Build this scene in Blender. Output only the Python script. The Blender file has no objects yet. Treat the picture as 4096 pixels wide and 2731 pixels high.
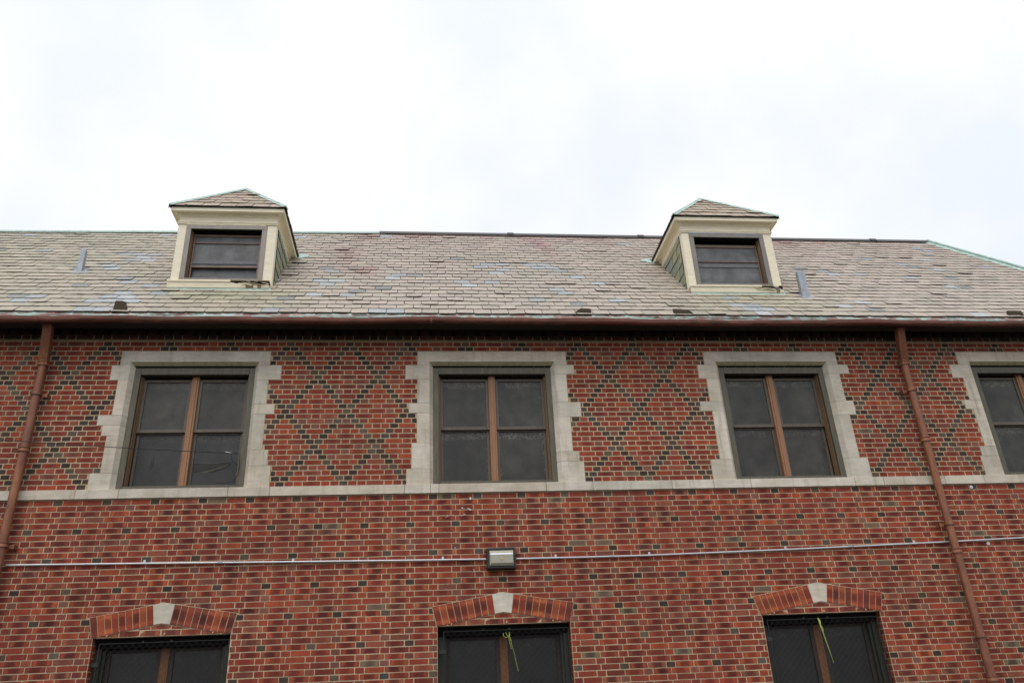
import bpy, math, random
from mathutils import Vector, Matrix
random.seed(7)
R = random.random
def U(a, b): return a + (b - a) * R()
rad = math.radians
SC = bpy.context.scene

# ------------------------------------------------------------------ camera
D_, CZ, CX = 9.4436, -2.7263, -0.10258
pit, yaw, rol, FPX = 0.45163, 0.119148, -0.049937, 3250.0
cp, sp, cy, sy, cr, sr = math.cos(pit), math.sin(pit), math.cos(yaw), math.sin(yaw), math.cos(rol), math.sin(rol)
fw = Vector((sy * cp, cy * cp, sp)); r0 = Vector((cy, -sy, 0)); u0 = r0.cross(fw)
rv = cr * r0 + sr * u0; uv_ = -sr * r0 + cr * u0
cam = bpy.data.cameras.new('camera'); co = bpy.data.objects.new('camera', cam); SC.collection.objects.link(co)
M = Matrix.Identity(4)
for i in range(3): M[i][0], M[i][1], M[i][2] = rv[i], uv_[i], -fw[i]
M[0][3], M[1][3], M[2][3] = CX, -D_, CZ
co.matrix_world = M
cam.sensor_width = 36; cam.lens = FPX / 4096 * 36; cam.clip_start = .05; cam.clip_end = 2000
SC.camera = co
SC.render.resolution_x, SC.render.resolution_y = 1024, 682
# ------------------------------------------------------------------ world and sun
SUN_EL, SUN_AZ = rad(56), rad(200)      # high, behind the cloud, a little to the left of the viewer
w = bpy.data.worlds.new('World'); SC.world = w; w.use_nodes = True
nt = w.node_tree; nt.nodes.clear(); N = nt.nodes.new; L = nt.links.new
out = N('ShaderNodeOutputWorld'); add = N('ShaderNodeAddShader')
bs = N('ShaderNodeBackground'); bc = N('ShaderNodeBackground')
sky = N('ShaderNodeTexSky'); sky.sky_type = 'NISHITA'; sky.sun_disc = False
sky.sun_elevation = SUN_EL; sky.sun_rotation = SUN_AZ; sky.dust_density = 3
L(sky.outputs[0], bs.inputs[0]); bs.inputs[1].default_value = .05
tc = N('ShaderNodeTexCoord'); sx = N('ShaderNodeSeparateXYZ'); L(tc.outputs['Generated'], sx.inputs[0])
ns = N('ShaderNodeTexNoise'); ns.inputs['Scale'].default_value = 4.2; ns.inputs['Detail'].default_value = 5; ns.inputs['Roughness'].default_value = .5
L(tc.outputs['Generated'], ns.inputs['Vector'])
cr_ = N('ShaderNodeValToRGB'); L(ns.outputs[0], cr_.inputs[0])
cr_.color_ramp.elements[0].position = .36; cr_.color_ramp.elements[0].color = (.87, .895, .955, 1)
cr_.color_ramp.elements[1].position = .58; cr_.color_ramp.elements[1].color = (1.0, .985, .985, 1)
ma = N('ShaderNodeMath'); ma.operation = 'MULTIPLY_ADD'; L(sx.outputs[2], ma.inputs[0]); ma.inputs[1].default_value = .22; ma.inputs[2].default_value = .835
ma.use_clamp = False
mx = N('ShaderNodeMath'); mx.operation = 'MAXIMUM'; L(ma.outputs[0], mx.inputs[0]); mx.inputs[1].default_value = .3
L(cr_.outputs[0], bc.inputs[0]); L(mx.outputs[0], bc.inputs[1])
L(bs.outputs[0], add.inputs[0]); L(bc.outputs[0], add.inputs[1]); L(add.outputs[0], out.inputs[0])
sd = bpy.data.lights.new('sun', 'SUN'); so = bpy.data.objects.new('sun', sd); SC.collection.objects.link(so)
sd.energy = .8; sd.angle = rad(30); sd.color = (1, .97, .92)
sdir = Vector((math.sin(SUN_AZ) * math.cos(SUN_EL), math.cos(SUN_AZ) * math.cos(SUN_EL), math.sin(SUN_EL)))
so.rotation_euler = sdir.to_track_quat('Z', 'Y').to_euler(); so.location = (0, -20, 30)
SC.view_settings.view_transform = 'Standard'; SC.view_settings.look = 'None'
SC.view_settings.exposure = 0; SC.view_settings.gamma = 1
try: SC.render.engine = 'CYCLES'
except Exception: pass

# ------------------------------------------------------------------ helpers
def lin(c):
    return tuple(((x / 255) / 12.92 if x / 255 <= .04045 else ((x / 255 + .055) / 1.055) ** 2.4) for x in c)
def A(c, k=1.0):       # a colour given as 0-255, times k, as linear base colour
    return tuple(min(.92, x * k) for x in lin(c))
GZ = CZ - 1.6
class MB:
    def __init__(s): s.v = []; s.f = []; s.c = []; s.uv = []; s.m = []; s.sm = []
    def face(s, pts, col=(1, 1, 1, 1), uv=None, m=0, sm=False):
        b = len(s.v); s.v += [tuple(p) for p in pts]; s.f.append(list(range(b, b + len(pts))))
        s.c.append(col if len(col) == 4 else tuple(col) + (1,)); s.uv.append(uv); s.m.append(m); s.sm.append(sm)
    def shared(s, vs, fs, col=(1, 1, 1, 1), m=0, sm=False):
        b = len(s.v); s.v += [tuple(p) for p in vs]
        for f in fs:
            s.f.append([b + i for i in f]); s.c.append(col if len(col) == 4 else tuple(col) + (1,)); s.uv.append(None); s.m.append(m); s.sm.append(sm)
    def box(s, x0, x1, y0, y1, z0, z1, col=(1, 1, 1, 1), m=0, b=0.0):
        if b <= 0:
            vs = [(x, y, z) for z in (z0, z1) for y in (y0, y1) for x in (x0, x1)]
            s.shared(vs, [(0, 2, 3, 1), (4, 5, 7, 6), (0, 1, 5, 4), (2, 6, 7, 3), (0, 4, 6, 2), (1, 3, 7, 5)], col, m); return
        X = (x0, x1); Y = (y0, y1); Z = (z0, z1); vs = []; idx = {}
        for i in (0, 1):
            for j in (0, 1):
                for k in (0, 1):
                    ix = b if i == 0 else -b; jy = b if j == 0 else -b; kz = b if k == 0 else -b
                    idx[i, j, k] = len(vs)
                    vs += [(X[i], Y[j] + jy, Z[k] + kz), (X[i] + ix, Y[j], Z[k] + kz), (X[i] + ix, Y[j] + jy, Z[k])]
        I = lambda i, j, k, a: idx[i, j, k] + a
        fs = [(I(0,0,0,0), I(0,0,1,0), I(0,1,1,0), I(0,1,0,0)), (I(1,0,0,0), I(1,1,0,0), I(1,1,1,0), I(1,0,1,0)),
              (I(0,0,0,1), I(1,0,0,1), I(1,0,1,1), I(0,0,1,1)), (I(0,1,0,1), I(0,1,1,1), I(1,1,1,1), I(1,1,0,1)),
              (I(0,0,0,2), I(0,1,0,2), I(1,1,0,2), I(1,0,0,2)), (I(0,0,1,2), I(1,0,1,2), I(1,1,1,2), I(0,1,1,2))]
        for j in (0, 1):
            for k in (0, 1): fs.append((I(0,j,k,1), I(1,j,k,1), I(1,j,k,2), I(0,j,k,2)))
        for i in (0, 1):
            for k in (0, 1): fs.append((I(i,0,k,0), I(i,1,k,0), I(i,1,k,2), I(i,0,k,2)))
            for j in (0, 1): fs.append((I(i,j,0,0), I(i,j,1,0), I(i,j,1,1), I(i,j,0,1)))
        for i in (0, 1):
            for j in (0, 1):
                for k in (0, 1): fs.append((I(i,j,k,0), I(i,j,k,1), I(i,j,k,2)))
        s.shared(vs, fs, col, m)
    def extrude(s, prof, a, b_, f, col=(1, 1, 1, 1), m=0, caps=True, sm=False):   # prof 2D list, f(u,v,t)->3D for t=a,b
        n = len(prof); vs = [f(p[0], p[1], a) for p in prof] + [f(p[0], p[1], b_) for p in prof]
        fs = [(i, (i + 1) % n, n + (i + 1) % n, n + i) for i in range(n)]
        s.shared(vs, fs, col, m, sm)
        if caps: s.face(vs[:n][::-1], col, None, m); s.face(vs[n:], col, None, m)
    def tube(s, pts, r, n=10, col=(1, 1, 1, 1), m=0, caps=True, sm=True):
        pts = [Vector(p) for p in pts]; rings = []; vs = []
        rr = r if isinstance(r, (list, tuple)) else [r] * len(pts)
        for i, p in enumerate(pts):
            t = (pts[min(i + 1, len(pts) - 1)] - pts[max(i - 1, 0)]).normalized()
            a = t.cross(Vector((0, 1, 0)));
            if a.length < .1: a = t.cross(Vector((1, 0, 0)))
            a.normalize(); b = t.cross(a)
            for k in range(n):
                q = 2 * math.pi * k / n; vs.append(p + rr[i] * (math.cos(q) * a + math.sin(q) * b))
        fs = []
        for i in range(len(pts) - 1):
            for k in range(n): fs.append((i * n + k, i * n + (k + 1) % n, (i + 1) * n + (k + 1) % n, (i + 1) * n + k))
        s.shared(vs, fs, col, m, sm)
        if caps: s.face(vs[:n], col, None, m); s.face(vs[-n:][::-1], col, None, m)
    def build(s, name, mats, parent=None, origin=None):
        me = bpy.data.meshes.new(name); o_ = Vector(origin) if origin else None
        vs = s.v if o_ is None else [tuple(Vector(p) - o_) for p in s.v]
        me.from_pydata(vs, [], s.f)
        for m_ in (mats if isinstance(mats, (list, tuple)) else [mats]): me.materials.append(m_)
        ca = me.color_attributes.new('Col', 'FLOAT_COLOR', 'CORNER'); ul = me.uv_layers.new(name='UVMap')
        cd = []; ud = []
        for f, c, u in zip(s.f, s.c, s.uv):
            for k in range(len(f)): cd += c; ud += (u[k] if u else (.5, .5))
        ca.data.foreach_set('color', cd); ul.data.foreach_set('uv', ud)
        me.polygons.foreach_set('material_index', s.m); me.polygons.foreach_set('use_smooth', s.sm)
        me.update(); bm_fix(me)
        o = bpy.data.objects.new(name, me); SC.collection.objects.link(o)
        if o_ is not None: o.location = o_
        if parent is not None: setpar(o, parent)
        return o
import bmesh
def bm_fix(me):
    bm = bmesh.new(); bm.from_mesh(me); bmesh.ops.recalc_face_normals(bm, faces=bm.faces); bm.to_mesh(me); bm.free()
def wloc(o):
    v = Vector((0, 0, 0))
    while o is not None: v += o.location - (o.parent and Vector((0, 0, 0)) or Vector((0, 0, 0))); v += o.matrix_parent_inverse.to_translation() if o.parent else Vector((0, 0, 0)); o = o.parent
    return v
def setpar(o, p):
    o.parent = p; o.matrix_parent_inverse = Matrix.Translation(-wloc(p))
def tag(o, label, cat=None, group=None, kind=None):
    if label: o['label'] = label
    if cat: o['category'] = cat
    if group: o['group'] = group
    if kind: o['kind'] = kind
    return o
def empty(name, loc):
    o = bpy.data.objects.new(name, None); SC.collection.objects.link(o); o.location = loc; o.empty_display_size = .2; return o

# ------------------------------------------------------------------ materials
def mat(name, build):
    m = bpy.data.materials.new(name); m.use_nodes = True; t = m.node_tree; t.nodes.clear()
    o = t.nodes.new('ShaderNodeOutputMaterial'); p = t.nodes.new('ShaderNodeBsdfPrincipled'); t.links.new(p.outputs[0], o.inputs[0])
    build(t, p); return m
def noise(t, scale, detail=4, rough=.55, vec=None, st=None):
    n = t.nodes.new('ShaderNodeTexNoise'); n.inputs['Scale'].default_value = scale; n.inputs['Detail'].default_value = detail; n.inputs['Roughness'].default_value = rough
    c = t.nodes.new('ShaderNodeTexCoord'); mp = t.nodes.new('ShaderNodeMapping'); t.links.new(c.outputs['Object'], mp.inputs[0]); t.links.new(mp.outputs[0], n.inputs['Vector'])
    if st: mp.inputs['Scale'].default_value = st
    return n.outputs[0]
def ramp(t, f, stops):
    n = t.nodes.new('ShaderNodeValToRGB'); e = n.color_ramp.elements
    while len(e) < len(stops): e.new(.5)
    for i, (p, c) in enumerate(stops):
        e[i].position = p; e[i].color = (c, c, c, 1) if isinstance(c, (int, float)) else tuple(c) + (1,)
    t.links.new(f, n.inputs[0]); return n.outputs[0]
def mixc(t, a, b, f, mode='MIX'):
    n = t.nodes.new('ShaderNodeMix'); n.data_type = 'RGBA'; n.blend_type = mode
    for s_, v in ((n.inputs[0], f), (n.inputs[6], a), (n.inputs[7], b)):
        if hasattr(v, 'links'): t.links.new(v, s_)
        elif isinstance(v, (int, float)): s_.default_value = v
        else: s_.default_value = tuple(v) + (1,)
    return n.outputs[2]
def mth(t, op, a, b=None, c=None):
    n = t.nodes.new('ShaderNodeMath'); n.operation = op
    for i, v in enumerate((a, b, c)):
        if v is None: continue
        if hasattr(v, 'links'): t.links.new(v, n.inputs[i])
        else: n.inputs[i].default_value = v
    return n.outputs[0]
def bump(t, p, f, s, d=.01):
    b = t.nodes.new('ShaderNodeBump'); b.inputs['Strength'].default_value = s; b.inputs['Distance'].default_value = d
    t.links.new(f, b.inputs['Height']); t.links.new(b.outputs[0], p.inputs['Normal'])
def vcol(t):
    n = t.nodes.new('ShaderNodeVertexColor'); n.layer_name = 'Col'; return n
def setp(p, rough=.7, metal=0.0, spec=.5):
    p.inputs['Roughness'].default_value = rough; p.inputs['Metallic'].default_value = metal; p.inputs['Specular IOR Level'].default_value = spec

def b_brick(t, p):
    vc = vcol(t); uvn = t.nodes.new('ShaderNodeUVMap'); s = t.nodes.new('ShaderNodeSeparateXYZ'); t.links.new(uvn.outputs[0], s.inputs[0])
    n1 = noise(t, 14, 3); n2 = noise(t, 90, 4); n3 = noise(t, 1.1, 3)
    a = mth(t, 'ABSOLUTE', mth(t, 'SUBTRACT', s.outputs[0], .5))
    a2 = mth(t, 'ADD', mth(t, 'MULTIPLY', a, 2), mth(t, 'MULTIPLY', mth(t, 'SUBTRACT', n1, .5), .55))
    fl = ramp(t, a2, [(.12, (.42, .44, .50)), (.42, (.60, .58, .62)), (.60, (1.16, 1.34, 1.2)), (.76, (1.32, 1.6, 1.25)), (.95, (.95, .92, .95))])
    c = mixc(t, vc.outputs[0], mixc(t, vc.outputs[0], fl, 1., 'MULTIPLY'), vc.outputs[1])
    c = mixc(t, c, ramp(t, n2, [(.3, .78), (.7, 1.18)]), 1., 'MULTIPLY')
    c = mixc(t, c, ramp(t, n3, [(.3, .86), (.7, 1.1)]), 1., 'MULTIPLY')
    c = mixc(t, c, (1.06, 1.01, .90), 1., 'MULTIPLY'); n4 = noise(t, 2.4, 4, .6, st=(2.2, 1, .22)); c = mixc(t, c, ramp(t, n4, [(.32, (.80, .80, .82)), (.5, (1., 1., 1.)), (.68, (1.10, 1.12, 1.08))]), 1., 'MULTIPLY')
    t.links.new(c, p.inputs['Base Color']); setp(p, .82, 0, .25); bump(t, p, n2, .35, .004)
M_brick = mat('brick', b_brick)
def b_mortar(t, p):
    n = noise(t, 40, 4); n2 = noise(t, .9, 3); c = mixc(t, A((190, 170, 140), .98), ramp(t, n, [(.3, .75), (.7, 1.12)]), 1., 'MULTIPLY')
    c = mixc(t, c, ramp(t, n2, [(.35, .8), (.65, 1.08)]), 1., 'MULTIPLY')
    t.links.new(c, p.inputs['Base Color']); setp(p, .95, 0, .1); bump(t, p, n, .5, .004)
M_mortar = mat('mortar', b_mortar)
def b_stone(t, p):
    vc = vcol(t); n = noise(t, 6, 5, .6, st=(1, 1, 3)); n2 = noise(t, 120, 3); n3 = noise(t, 2.2, 4)
    c = mixc(t, vc.outputs[0], ramp(t, n, [(.3, (.86, .85, .82)), (.7, (1.06, 1.05, 1.06))]), 1., 'MULTIPLY')
    c = mixc(t, c, ramp(t, n3, [(.38, (.84, .84, .80)), (.6, (1.03, 1.03, 1.02))]), 1., 'MULTIPLY')
    c = mixc(t, c, ramp(t, n2, [(.3, .93), (.7, 1.05)]), 1., 'MULTIPLY')
    n4 = noise(t, 3.5, 5, .65, st=(3.5, 1, .35)); c = mixc(t, c, ramp(t, n4, [(.30, (.74, .73, .68)), (.45, (1., 1., 1.)), (.7, (1.06, 1.06, 1.06))]), 1., 'MULTIPLY')
    t.links.new(c, p.inputs['Base Color']); setp(p, .88, 0, .2); bump(t, p, n2, .25, .003)
M_stone = mat('limestone', b_stone)
def b_stain(t, p):     # algae and soot on the underside of the lintels
    n = noise(t, 9, 5, .65, st=(2.5, 1, 1)); vc = vcol(t)
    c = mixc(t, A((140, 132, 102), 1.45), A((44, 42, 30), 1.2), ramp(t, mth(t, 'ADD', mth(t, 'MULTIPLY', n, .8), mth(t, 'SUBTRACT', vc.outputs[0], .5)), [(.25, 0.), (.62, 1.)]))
    t.links.new(c, p.inputs['Base Color']); setp(p, .9, 0, .2)
M_stain = mat('stained_limestone', b_stain)
def b_slate(t, p):
    vc = vcol(t); n = noise(t, 22, 5, .6); n2 = noise(t, 130, 3); n3 = noise(t, 1.3, 3)
    c = mixc(t, vc.outputs[0], ramp(t, n, [(.3, .84), (.7, 1.12)]), 1., 'MULTIPLY')
    c = mixc(t, c, ramp(t, n3, [(.3, (.93, .96, .93)), (.7, (1.06, 1.02, 1.03))]), 1., 'MULTIPLY')
    c = mixc(t, c, ramp(t, n2, [(.3, .93), (.7, 1.05)]), 1., 'MULTIPLY')
    t.links.new(c, p.inputs['Base Color']); setp(p, .62, 0, .4); bump(t, p, n, .35, .006)
M_slate = mat('slate', b_slate)
def flat(name, col, rough=.6, metal=0., spec=.4, sc=18, lo=.8, hi=1.12, st=None, bmp=.15, sc2=None, col2=None, th=(.45, .6)):
    def f(t, p):
        n = noise(t, sc, 5, .6, st=st); c = mixc(t, col, ramp(t, n, [(.3, lo), (.7, hi)]), 1., 'MULTIPLY')
        if col2:
            n2 = noise(t, sc2 or 5, 5, .65, st=st); c = mixc(t, c, col2, ramp(t, n2, [(th[0], 0.), (th[1], 1.)]))
        t.links.new(c, p.inputs['Base Color']); setp(p, rough, metal, spec); bump(t, p, n, bmp, .004)
    return mat(name, f)
M_under = flat('roof_underlay', (.05, .045, .04), .9)
M_gutter = flat('weathered_copper', A((108, 66, 52), 1.2), .42, .25, .5, 4, .62, 1.25, (1.2, 6, 6), .15, 3.2, A((56, 38, 32), 1.1), (.5, .72))
M_rim = flat('gutter_rim', A((168, 132, 122), 1.25), .5, .1, .5, 8, .85, 1.15, (2, 6, 6), .1, 3, A((184, 204, 196), 1.3), (.42, .56))
M_pipe = flat('brown_painted_pipe', A((114, 70, 50), 1.2), .5, .1, .5, 9, .75, 1.2, (3, 3, .8), .15, 3.5, A((142, 92, 58), 1.25), (.48, .72))
M_verd = flat('verdigris_copper', A((166, 190, 180), 1.08), .6, .1, .4, 14, .85, 1.12, None, .15, 9, A((136, 156, 144), 1.05), (.45, .7))
M_ridge = flat('dark_ridge_metal', A((78, 76, 75), 1.1), .4, .4, .5, 8, .75, 1.2, (1, 8, 8), .1)
M_cream = flat('cream_paint', A((214, 206, 182), 1.25), .6, 0, .35, 7, .92, 1.05, (1, 1, 3), .1, 5, A((200, 188, 152), 1.2), (.55, .8))
M_bare = flat('peeling_wood', A((150, 136, 104), 1.2), .85, 0, .2, 60, .45, 1.2, (.6, 3, 3), .6)
M_dcase = flat('grey_aluminium', A((122, 117, 110), 1.1), .42, .35, .5, 6, .85, 1.12, (2, 2, .7), .05)
M_case = flat('olive_grey_metal', A((84, 80, 66), 1.15), .5, .25, .5, 7, .72, 1.2, (5, 5, .8), .08, 4, A((116, 106, 80), 1.05), (.56, .8))
M_lcase = flat('dark_olive_metal', A((50, 54, 46), 1.1), .55, .2, .4, 7, .6, 1.2, (5, 5, .8), .08)
M_mull2 = flat('dim_brown_mullion', A((112, 76, 50), 1.0), .6, .0, .3, 10, .7, 1.15, (8, 8, .6), .08)  # mullion brown with the dimness behind the wire guard put into its colour
M_sash2 = flat('dark_brown_sash', A((54, 46, 42), 1.0), .6, 0, .3)
M_track = flat('rusty_track', A((118, 92, 66), 1.15), .6, .1, .4, 12, .7, 1.2, (6, 6, .5), .1)
M_sash = flat('brown_sash', A((84, 76, 66), 1.25), .5, .1, .5, 10, .8, 1.15, (3, 3, 1), .08)
M_mull = flat('orange_brown_mullion', A((138, 99, 70), 1.25), .5, .1, .45, 10, .78, 1.15, (8, 8, .6), .08, 5, A((98, 80, 62), 1.3), (.55, .75))
M_dsash = flat('warm_brown_sash', A((112, 90, 76), 1.25), .5, .1, .5, 10, .85, 1.1)
M_dark = flat('dark_void', (.012, .011, .010), .9, 0, .1)
M_guard = flat('dark_guard_metal', A((44, 44, 42), 1.3), .5, .4, .5, 12, .8, 1.2)
M_cond = flat('galvanised_conduit', A((196, 197, 200), 1.05), .35, .45, .5, 20, .9, 1.05, None, .03)
M_zinc = flat('zinc_sheet', A((158, 164, 172), 1.02), .45, .3, .5, 10, .85, 1.1, None, .1, 6, A((132, 104, 96), 1.1), (.58, .72))
M_bronze = flat('dark_bronze_housing', A((46, 42, 40), 1.2), .4, .3, .5)
M_cord = flat('yellow_green_cord', A((158, 174, 88), 1.15), .8, 0, .2, 60)
M_black = flat('black_cable', (.02, .02, .02), .6)
M_white = flat('white_splash', (.7, .7, .68), .7)
M_moss = flat('mossy_dark_slate', A((64, 56, 42), 1.1), .85, 0, .2, 25, .6, 1.3, None, .5)
def b_pane(t, p):
    vc = vcol(t); uvn = t.nodes.new('ShaderNodeUVMap'); s = t.nodes.new('ShaderNodeSeparateXYZ'); t.links.new(uvn.outputs[0], s.inputs[0])
    n = noise(t, 5, 4, .6); n2 = noise(t, 38, 5, .7); n3 = noise(t, 400, 2)
    n5 = noise(t, 1.7, 4, .6, st=(1, 1, .6)); c = mixc(t, vc.outputs[0], ramp(t, n, [(.3, .62), (.7, 1.45)]), 1., 'MULTIPLY')
    c = mixc(t, c, ramp(t, n5, [(.35, .75), (.65, 1.4)]), 1., 'MULTIPLY')
    c = mixc(t, c, ramp(t, n3, [(.3, .8), (.7, 1.2)]), 1., 'MULTIPLY')
    # grime along the top edge and sides; strength in vertex alpha
    e = mth(t, 'MULTIPLY', ramp(t, mth(t, 'ADD', s.outputs[1], mth(t, 'MULTIPLY', n2, .22)), [(.95, 0.), (1.04, 1.)]), mth(t, 'MULTIPLY', ramp(t, n2, [(.45, 0.), (.62, 1.)]), ramp(t, n, [(.36, .35), (.6, 1.)])))
    e2 = mth(t, 'MULTIPLY', ramp(t, mth(t, 'ADD', mth(t, 'ABSOLUTE', mth(t, 'SUBTRACT', s.outputs[0], .5)), mth(t, 'MULTIPLY', n2, .08)), [(.49, 0.), (.53, .6)]), ramp(t, n2, [(.5, 0.), (.6, 1.)]))
    c = mixc(t, c, A((128, 122, 110), 1.1), mth(t, 'MULTIPLY', mth(t, 'MAXIMUM', e, e2), vc.outputs[1]))
    t.links.new(c, p.inputs['Base Color']); setp(p, .38, 0, .4)
M_pane = mat('dusty_screened_glass', b_pane)
def b_side(t, p):
    b = t.nodes.new('ShaderNodeTexBrick'); c = t.nodes.new('ShaderNodeTexCoord'); mp = t.nodes.new('ShaderNodeMapping')
    mp.inputs['Rotation'].default_value = (rad(90), 0, rad(0)); t.links.new(c.outputs['Object'], mp.inputs[0]); 
    s = t.nodes.new('ShaderNodeSeparateXYZ'); t.links.new(c.outputs['Object'], s.inputs[0]); k = t.nodes.new('ShaderNodeCombineXYZ')
    t.links.new(mth(t, 'ADD', s.outputs[0], s.outputs[1]), k.inputs[0]); t.links.new(s.outputs[2], k.inputs[1]); t.links.new(k.outputs[0], b.inputs[0])
    b.inputs['Scale'].default_value = 1; b.inputs['Brick Width'].default_value = .2096; b.inputs['Row Height'].default_value = .06455; b.inputs['Mortar Size'].default_value = .005
    b.inputs['Color1'].default_value = A((118, 54, 44), 1.6) + (1,); b.inputs['Color2'].default_value = A((92, 46, 38), 1.6) + (1,); b.inputs['Mortar'].default_value = A((165, 148, 120), 1.2) + (1,)
    t.links.new(b.outputs[0], p.inputs['Base Color']); setp(p, .85, 0, .2)
M_side = mat('side_brickwork', b_side)
def b_ground(t, p):
    n = noise(t, 1.5, 6); n2 = noise(t, 60, 3); c = mixc(t, (.05, .05, .048), (.075, .07, .062), n); c = mixc(t, c, ramp(t, n2, [(.3, .8), (.7, 1.2)]), 1., 'MULTIPLY')
    t.links.new(c, p.inputs['Base Color']); setp(p, .9, 0, .2)
M_ground = mat('asphalt', b_ground)
def b_slateplain(t, p):
    b = t.nodes.new('ShaderNodeTexBrick'); c = t.nodes.new('ShaderNodeTexCoord'); s = t.nodes.new('ShaderNodeSeparateXYZ'); t.links.new(c.outputs['Object'], s.inputs[0]); k = t.nodes.new('ShaderNodeCombineXYZ')
    t.links.new(mth(t, 'ADD', s.outputs[0], mth(t, 'MULTIPLY', s.outputs[1], .2)), k.inputs[0]); t.links.new(mth(t, 'MULTIPLY', s.outputs[2], 1.39), k.inputs[1]); t.links.new(k.outputs[0], b.inputs[0])
    b.inputs['Scale'].default_value = 1; b.inputs['Brick Width'].default_value = .216; b.inputs['Row Height'].default_value = .168; b.inputs['Mortar Size'].default_value = .004
    b.inputs['Color1'].default_value = A((180, 166, 146), .95) + (1,); b.inputs['Color2'].default_value = A((160, 150, 136), .95) + (1,); b.inputs['Mortar'].default_value = (.05, .045, .04, 1)
    t.links.new(b.outputs[0], p.inputs['Base Color']); setp(p, .65)
M_slate2 = mat('plain_slate', b_slateplain)

# ------------------------------------------------------------------ ground
g = MB(); g.face([(-300, -300, GZ), (300, -300, GZ), (300, 300, GZ), (-300, 300, GZ)])
tag(g.build('ground', M_ground), None, kind='structure')

# ------------------------------------------------------------------ building
c = .0677 * .9535; H = .1048
BX = -9.6; BE = 9.95                       # ends of the front wall
bld = empty('brick_building', (0, 0, GZ))
tag(bld, 'long red brick building with grey stone window surrounds, slate roof and two cream dormers', 'building')
# windows of the upper floor: frame left, right, surround left/right per height
UW = [dict(xf=-3.625, xr=-2.195, ol=-3.79, orr=-2.017,
           L=[(24, 21, -3.88), (21, 14, -3.782), (14, 12, -3.933), (12, 10, -3.862), (10, 3, -3.796), (3, 0, -3.906)],
           Rr=[(24, 21, -1.871), (21, 16, -2.016), (16, 14, -1.914), (14, 7, -2.016), (7, 4, -1.945), (4, 0, -1.897)], op=1.),
      dict(xf=.004, xr=1.515, ol=-.19, orr=1.716,
           L=[(24, 21, -.338), (21, 16, -.187), (16, 14, -.288), (14, 8, -.19), (8, 3, -.253), (3, 0, -.311)],
           Rr=[(24, 22, 1.808), (22, 16, 1.704), (16, 13, 1.856), (13, 6, 1.711), (6, 4, 1.784), (4, 0, 1.834)], op=0.),
      dict(xf=3.758, xr=5.205, ol=3.563, orr=5.398,
           L=[(24, 21, 3.463), (21, 16, 3.557), (16, 14, 3.423), (14, 4, 3.568), (4, 0, 3.441)],
           Rr=[(24, 22, 5.534), (22, 16, 5.391), (16, 13, 5.489), (13, 4, 5.397), (4, 0, 5.498)], op=0.),
      dict(xf=7.34, xr=8.82, ol=7.14, orr=9.02,
           L=[(24, 21, 6.997), (21, 16, 7.141), (16, 14, 7.049), (14, 6, 7.152), (6, 4, 7.073), (4, 0, 7.042)],
           Rr=[(24, 21, 9.2), (21, 16, 9.02), (16, 14, 9.15), (14, 6, 9.02), (6, 4, 9.15), (4, 0, 9.2)], op=0.)]
UW.insert(0, dict(xf=-7.4, xr=-5.9, ol=-7.59, orr=-5.71,
           L=[(24, 21, -7.75), (21, 14, -7.59), (14, 12, -7.7), (12, 3, -7.59), (3, 0, -7.75)],
           Rr=[(24, 21, -5.6), (21, 16, -5.71), (16, 13, -5.55), (13, 4, -5.71), (4, 0, -5.55)], op=0.))
# arched windows of the lower floor: outer ends, peak, inner ends
LW = [dict(ol=-3.635, orr=-2.115, px=-2.89, il=-3.585, ir=-2.160, jl=-3.57, jr=-2.16, k=(-3.0, -2.777, -2.803, -2.969)),
      dict(ol=-.014, orr=1.58, px=.781, il=.038, ir=1.526, jl=.045, jr=1.526, k=(.66, .9, .869, .684)),
      dict(ol=3.69, orr=5.267, px=4.49, il=3.745, ir=5.211, jl=3.76, jr=5.19, k=(4.37, 4.608, 4.566, 4.403)),
      dict(ol=7.3, orr=8.87, px=8.085, il=7.35, ir=8.82, jl=7.36, jr=8.81, k=(7.965, 8.205, 8.17, 8.0)),
      dict(ol=-7.45, orr=-5.87, px=-6.66, il=-7.4, ir=-5.92, jl=-7.39, jr=-5.93, k=(-6.78, -6.54, -6.575, -6.745))]
ZL = -24.8 * c; ZO = -1.392; ZPO = -1.262; ZPI = -1.470; ZSILL = -3.62      # lintel, outer ends, peaks, lower sill

def clip(poly, a, b, d):                 # keep a*x+b*z<=d
    o = []; n = len(poly)
    for i in range(n):
        p, q = poly[i], poly[(i + 1) % n]; fp = a * p[0] + b * p[1] - d; fq = a * q[0] + b * q[1] - d
        if fp <= 0: o.append(p)
        if (fp < 0 < fq) or (fq < 0 < fp):
            t = fp / (fp - fq); o.append((p[0] + t * (q[0] - p[0]), p[1] + t * (q[1] - p[1])))
    return o
def area(p): return abs(sum(p[i][0] * p[(i + 1) % len(p)][1] - p[(i + 1) % len(p)][0] * p[i][1] for i in range(len(p)))) / 2
def line(p, q, keep):                    # half-plane through p,q keeping point keep, moved by the joint
    a, b = q[1] - p[1], p[0] - q[0]; l = math.hypot(a, b); a /= l; b /= l; d = a * p[0] + b * p[1]
    if a * keep[0] + b * keep[1] > d: a, b, d = -a, -b, -d
    return a, b, d

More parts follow.
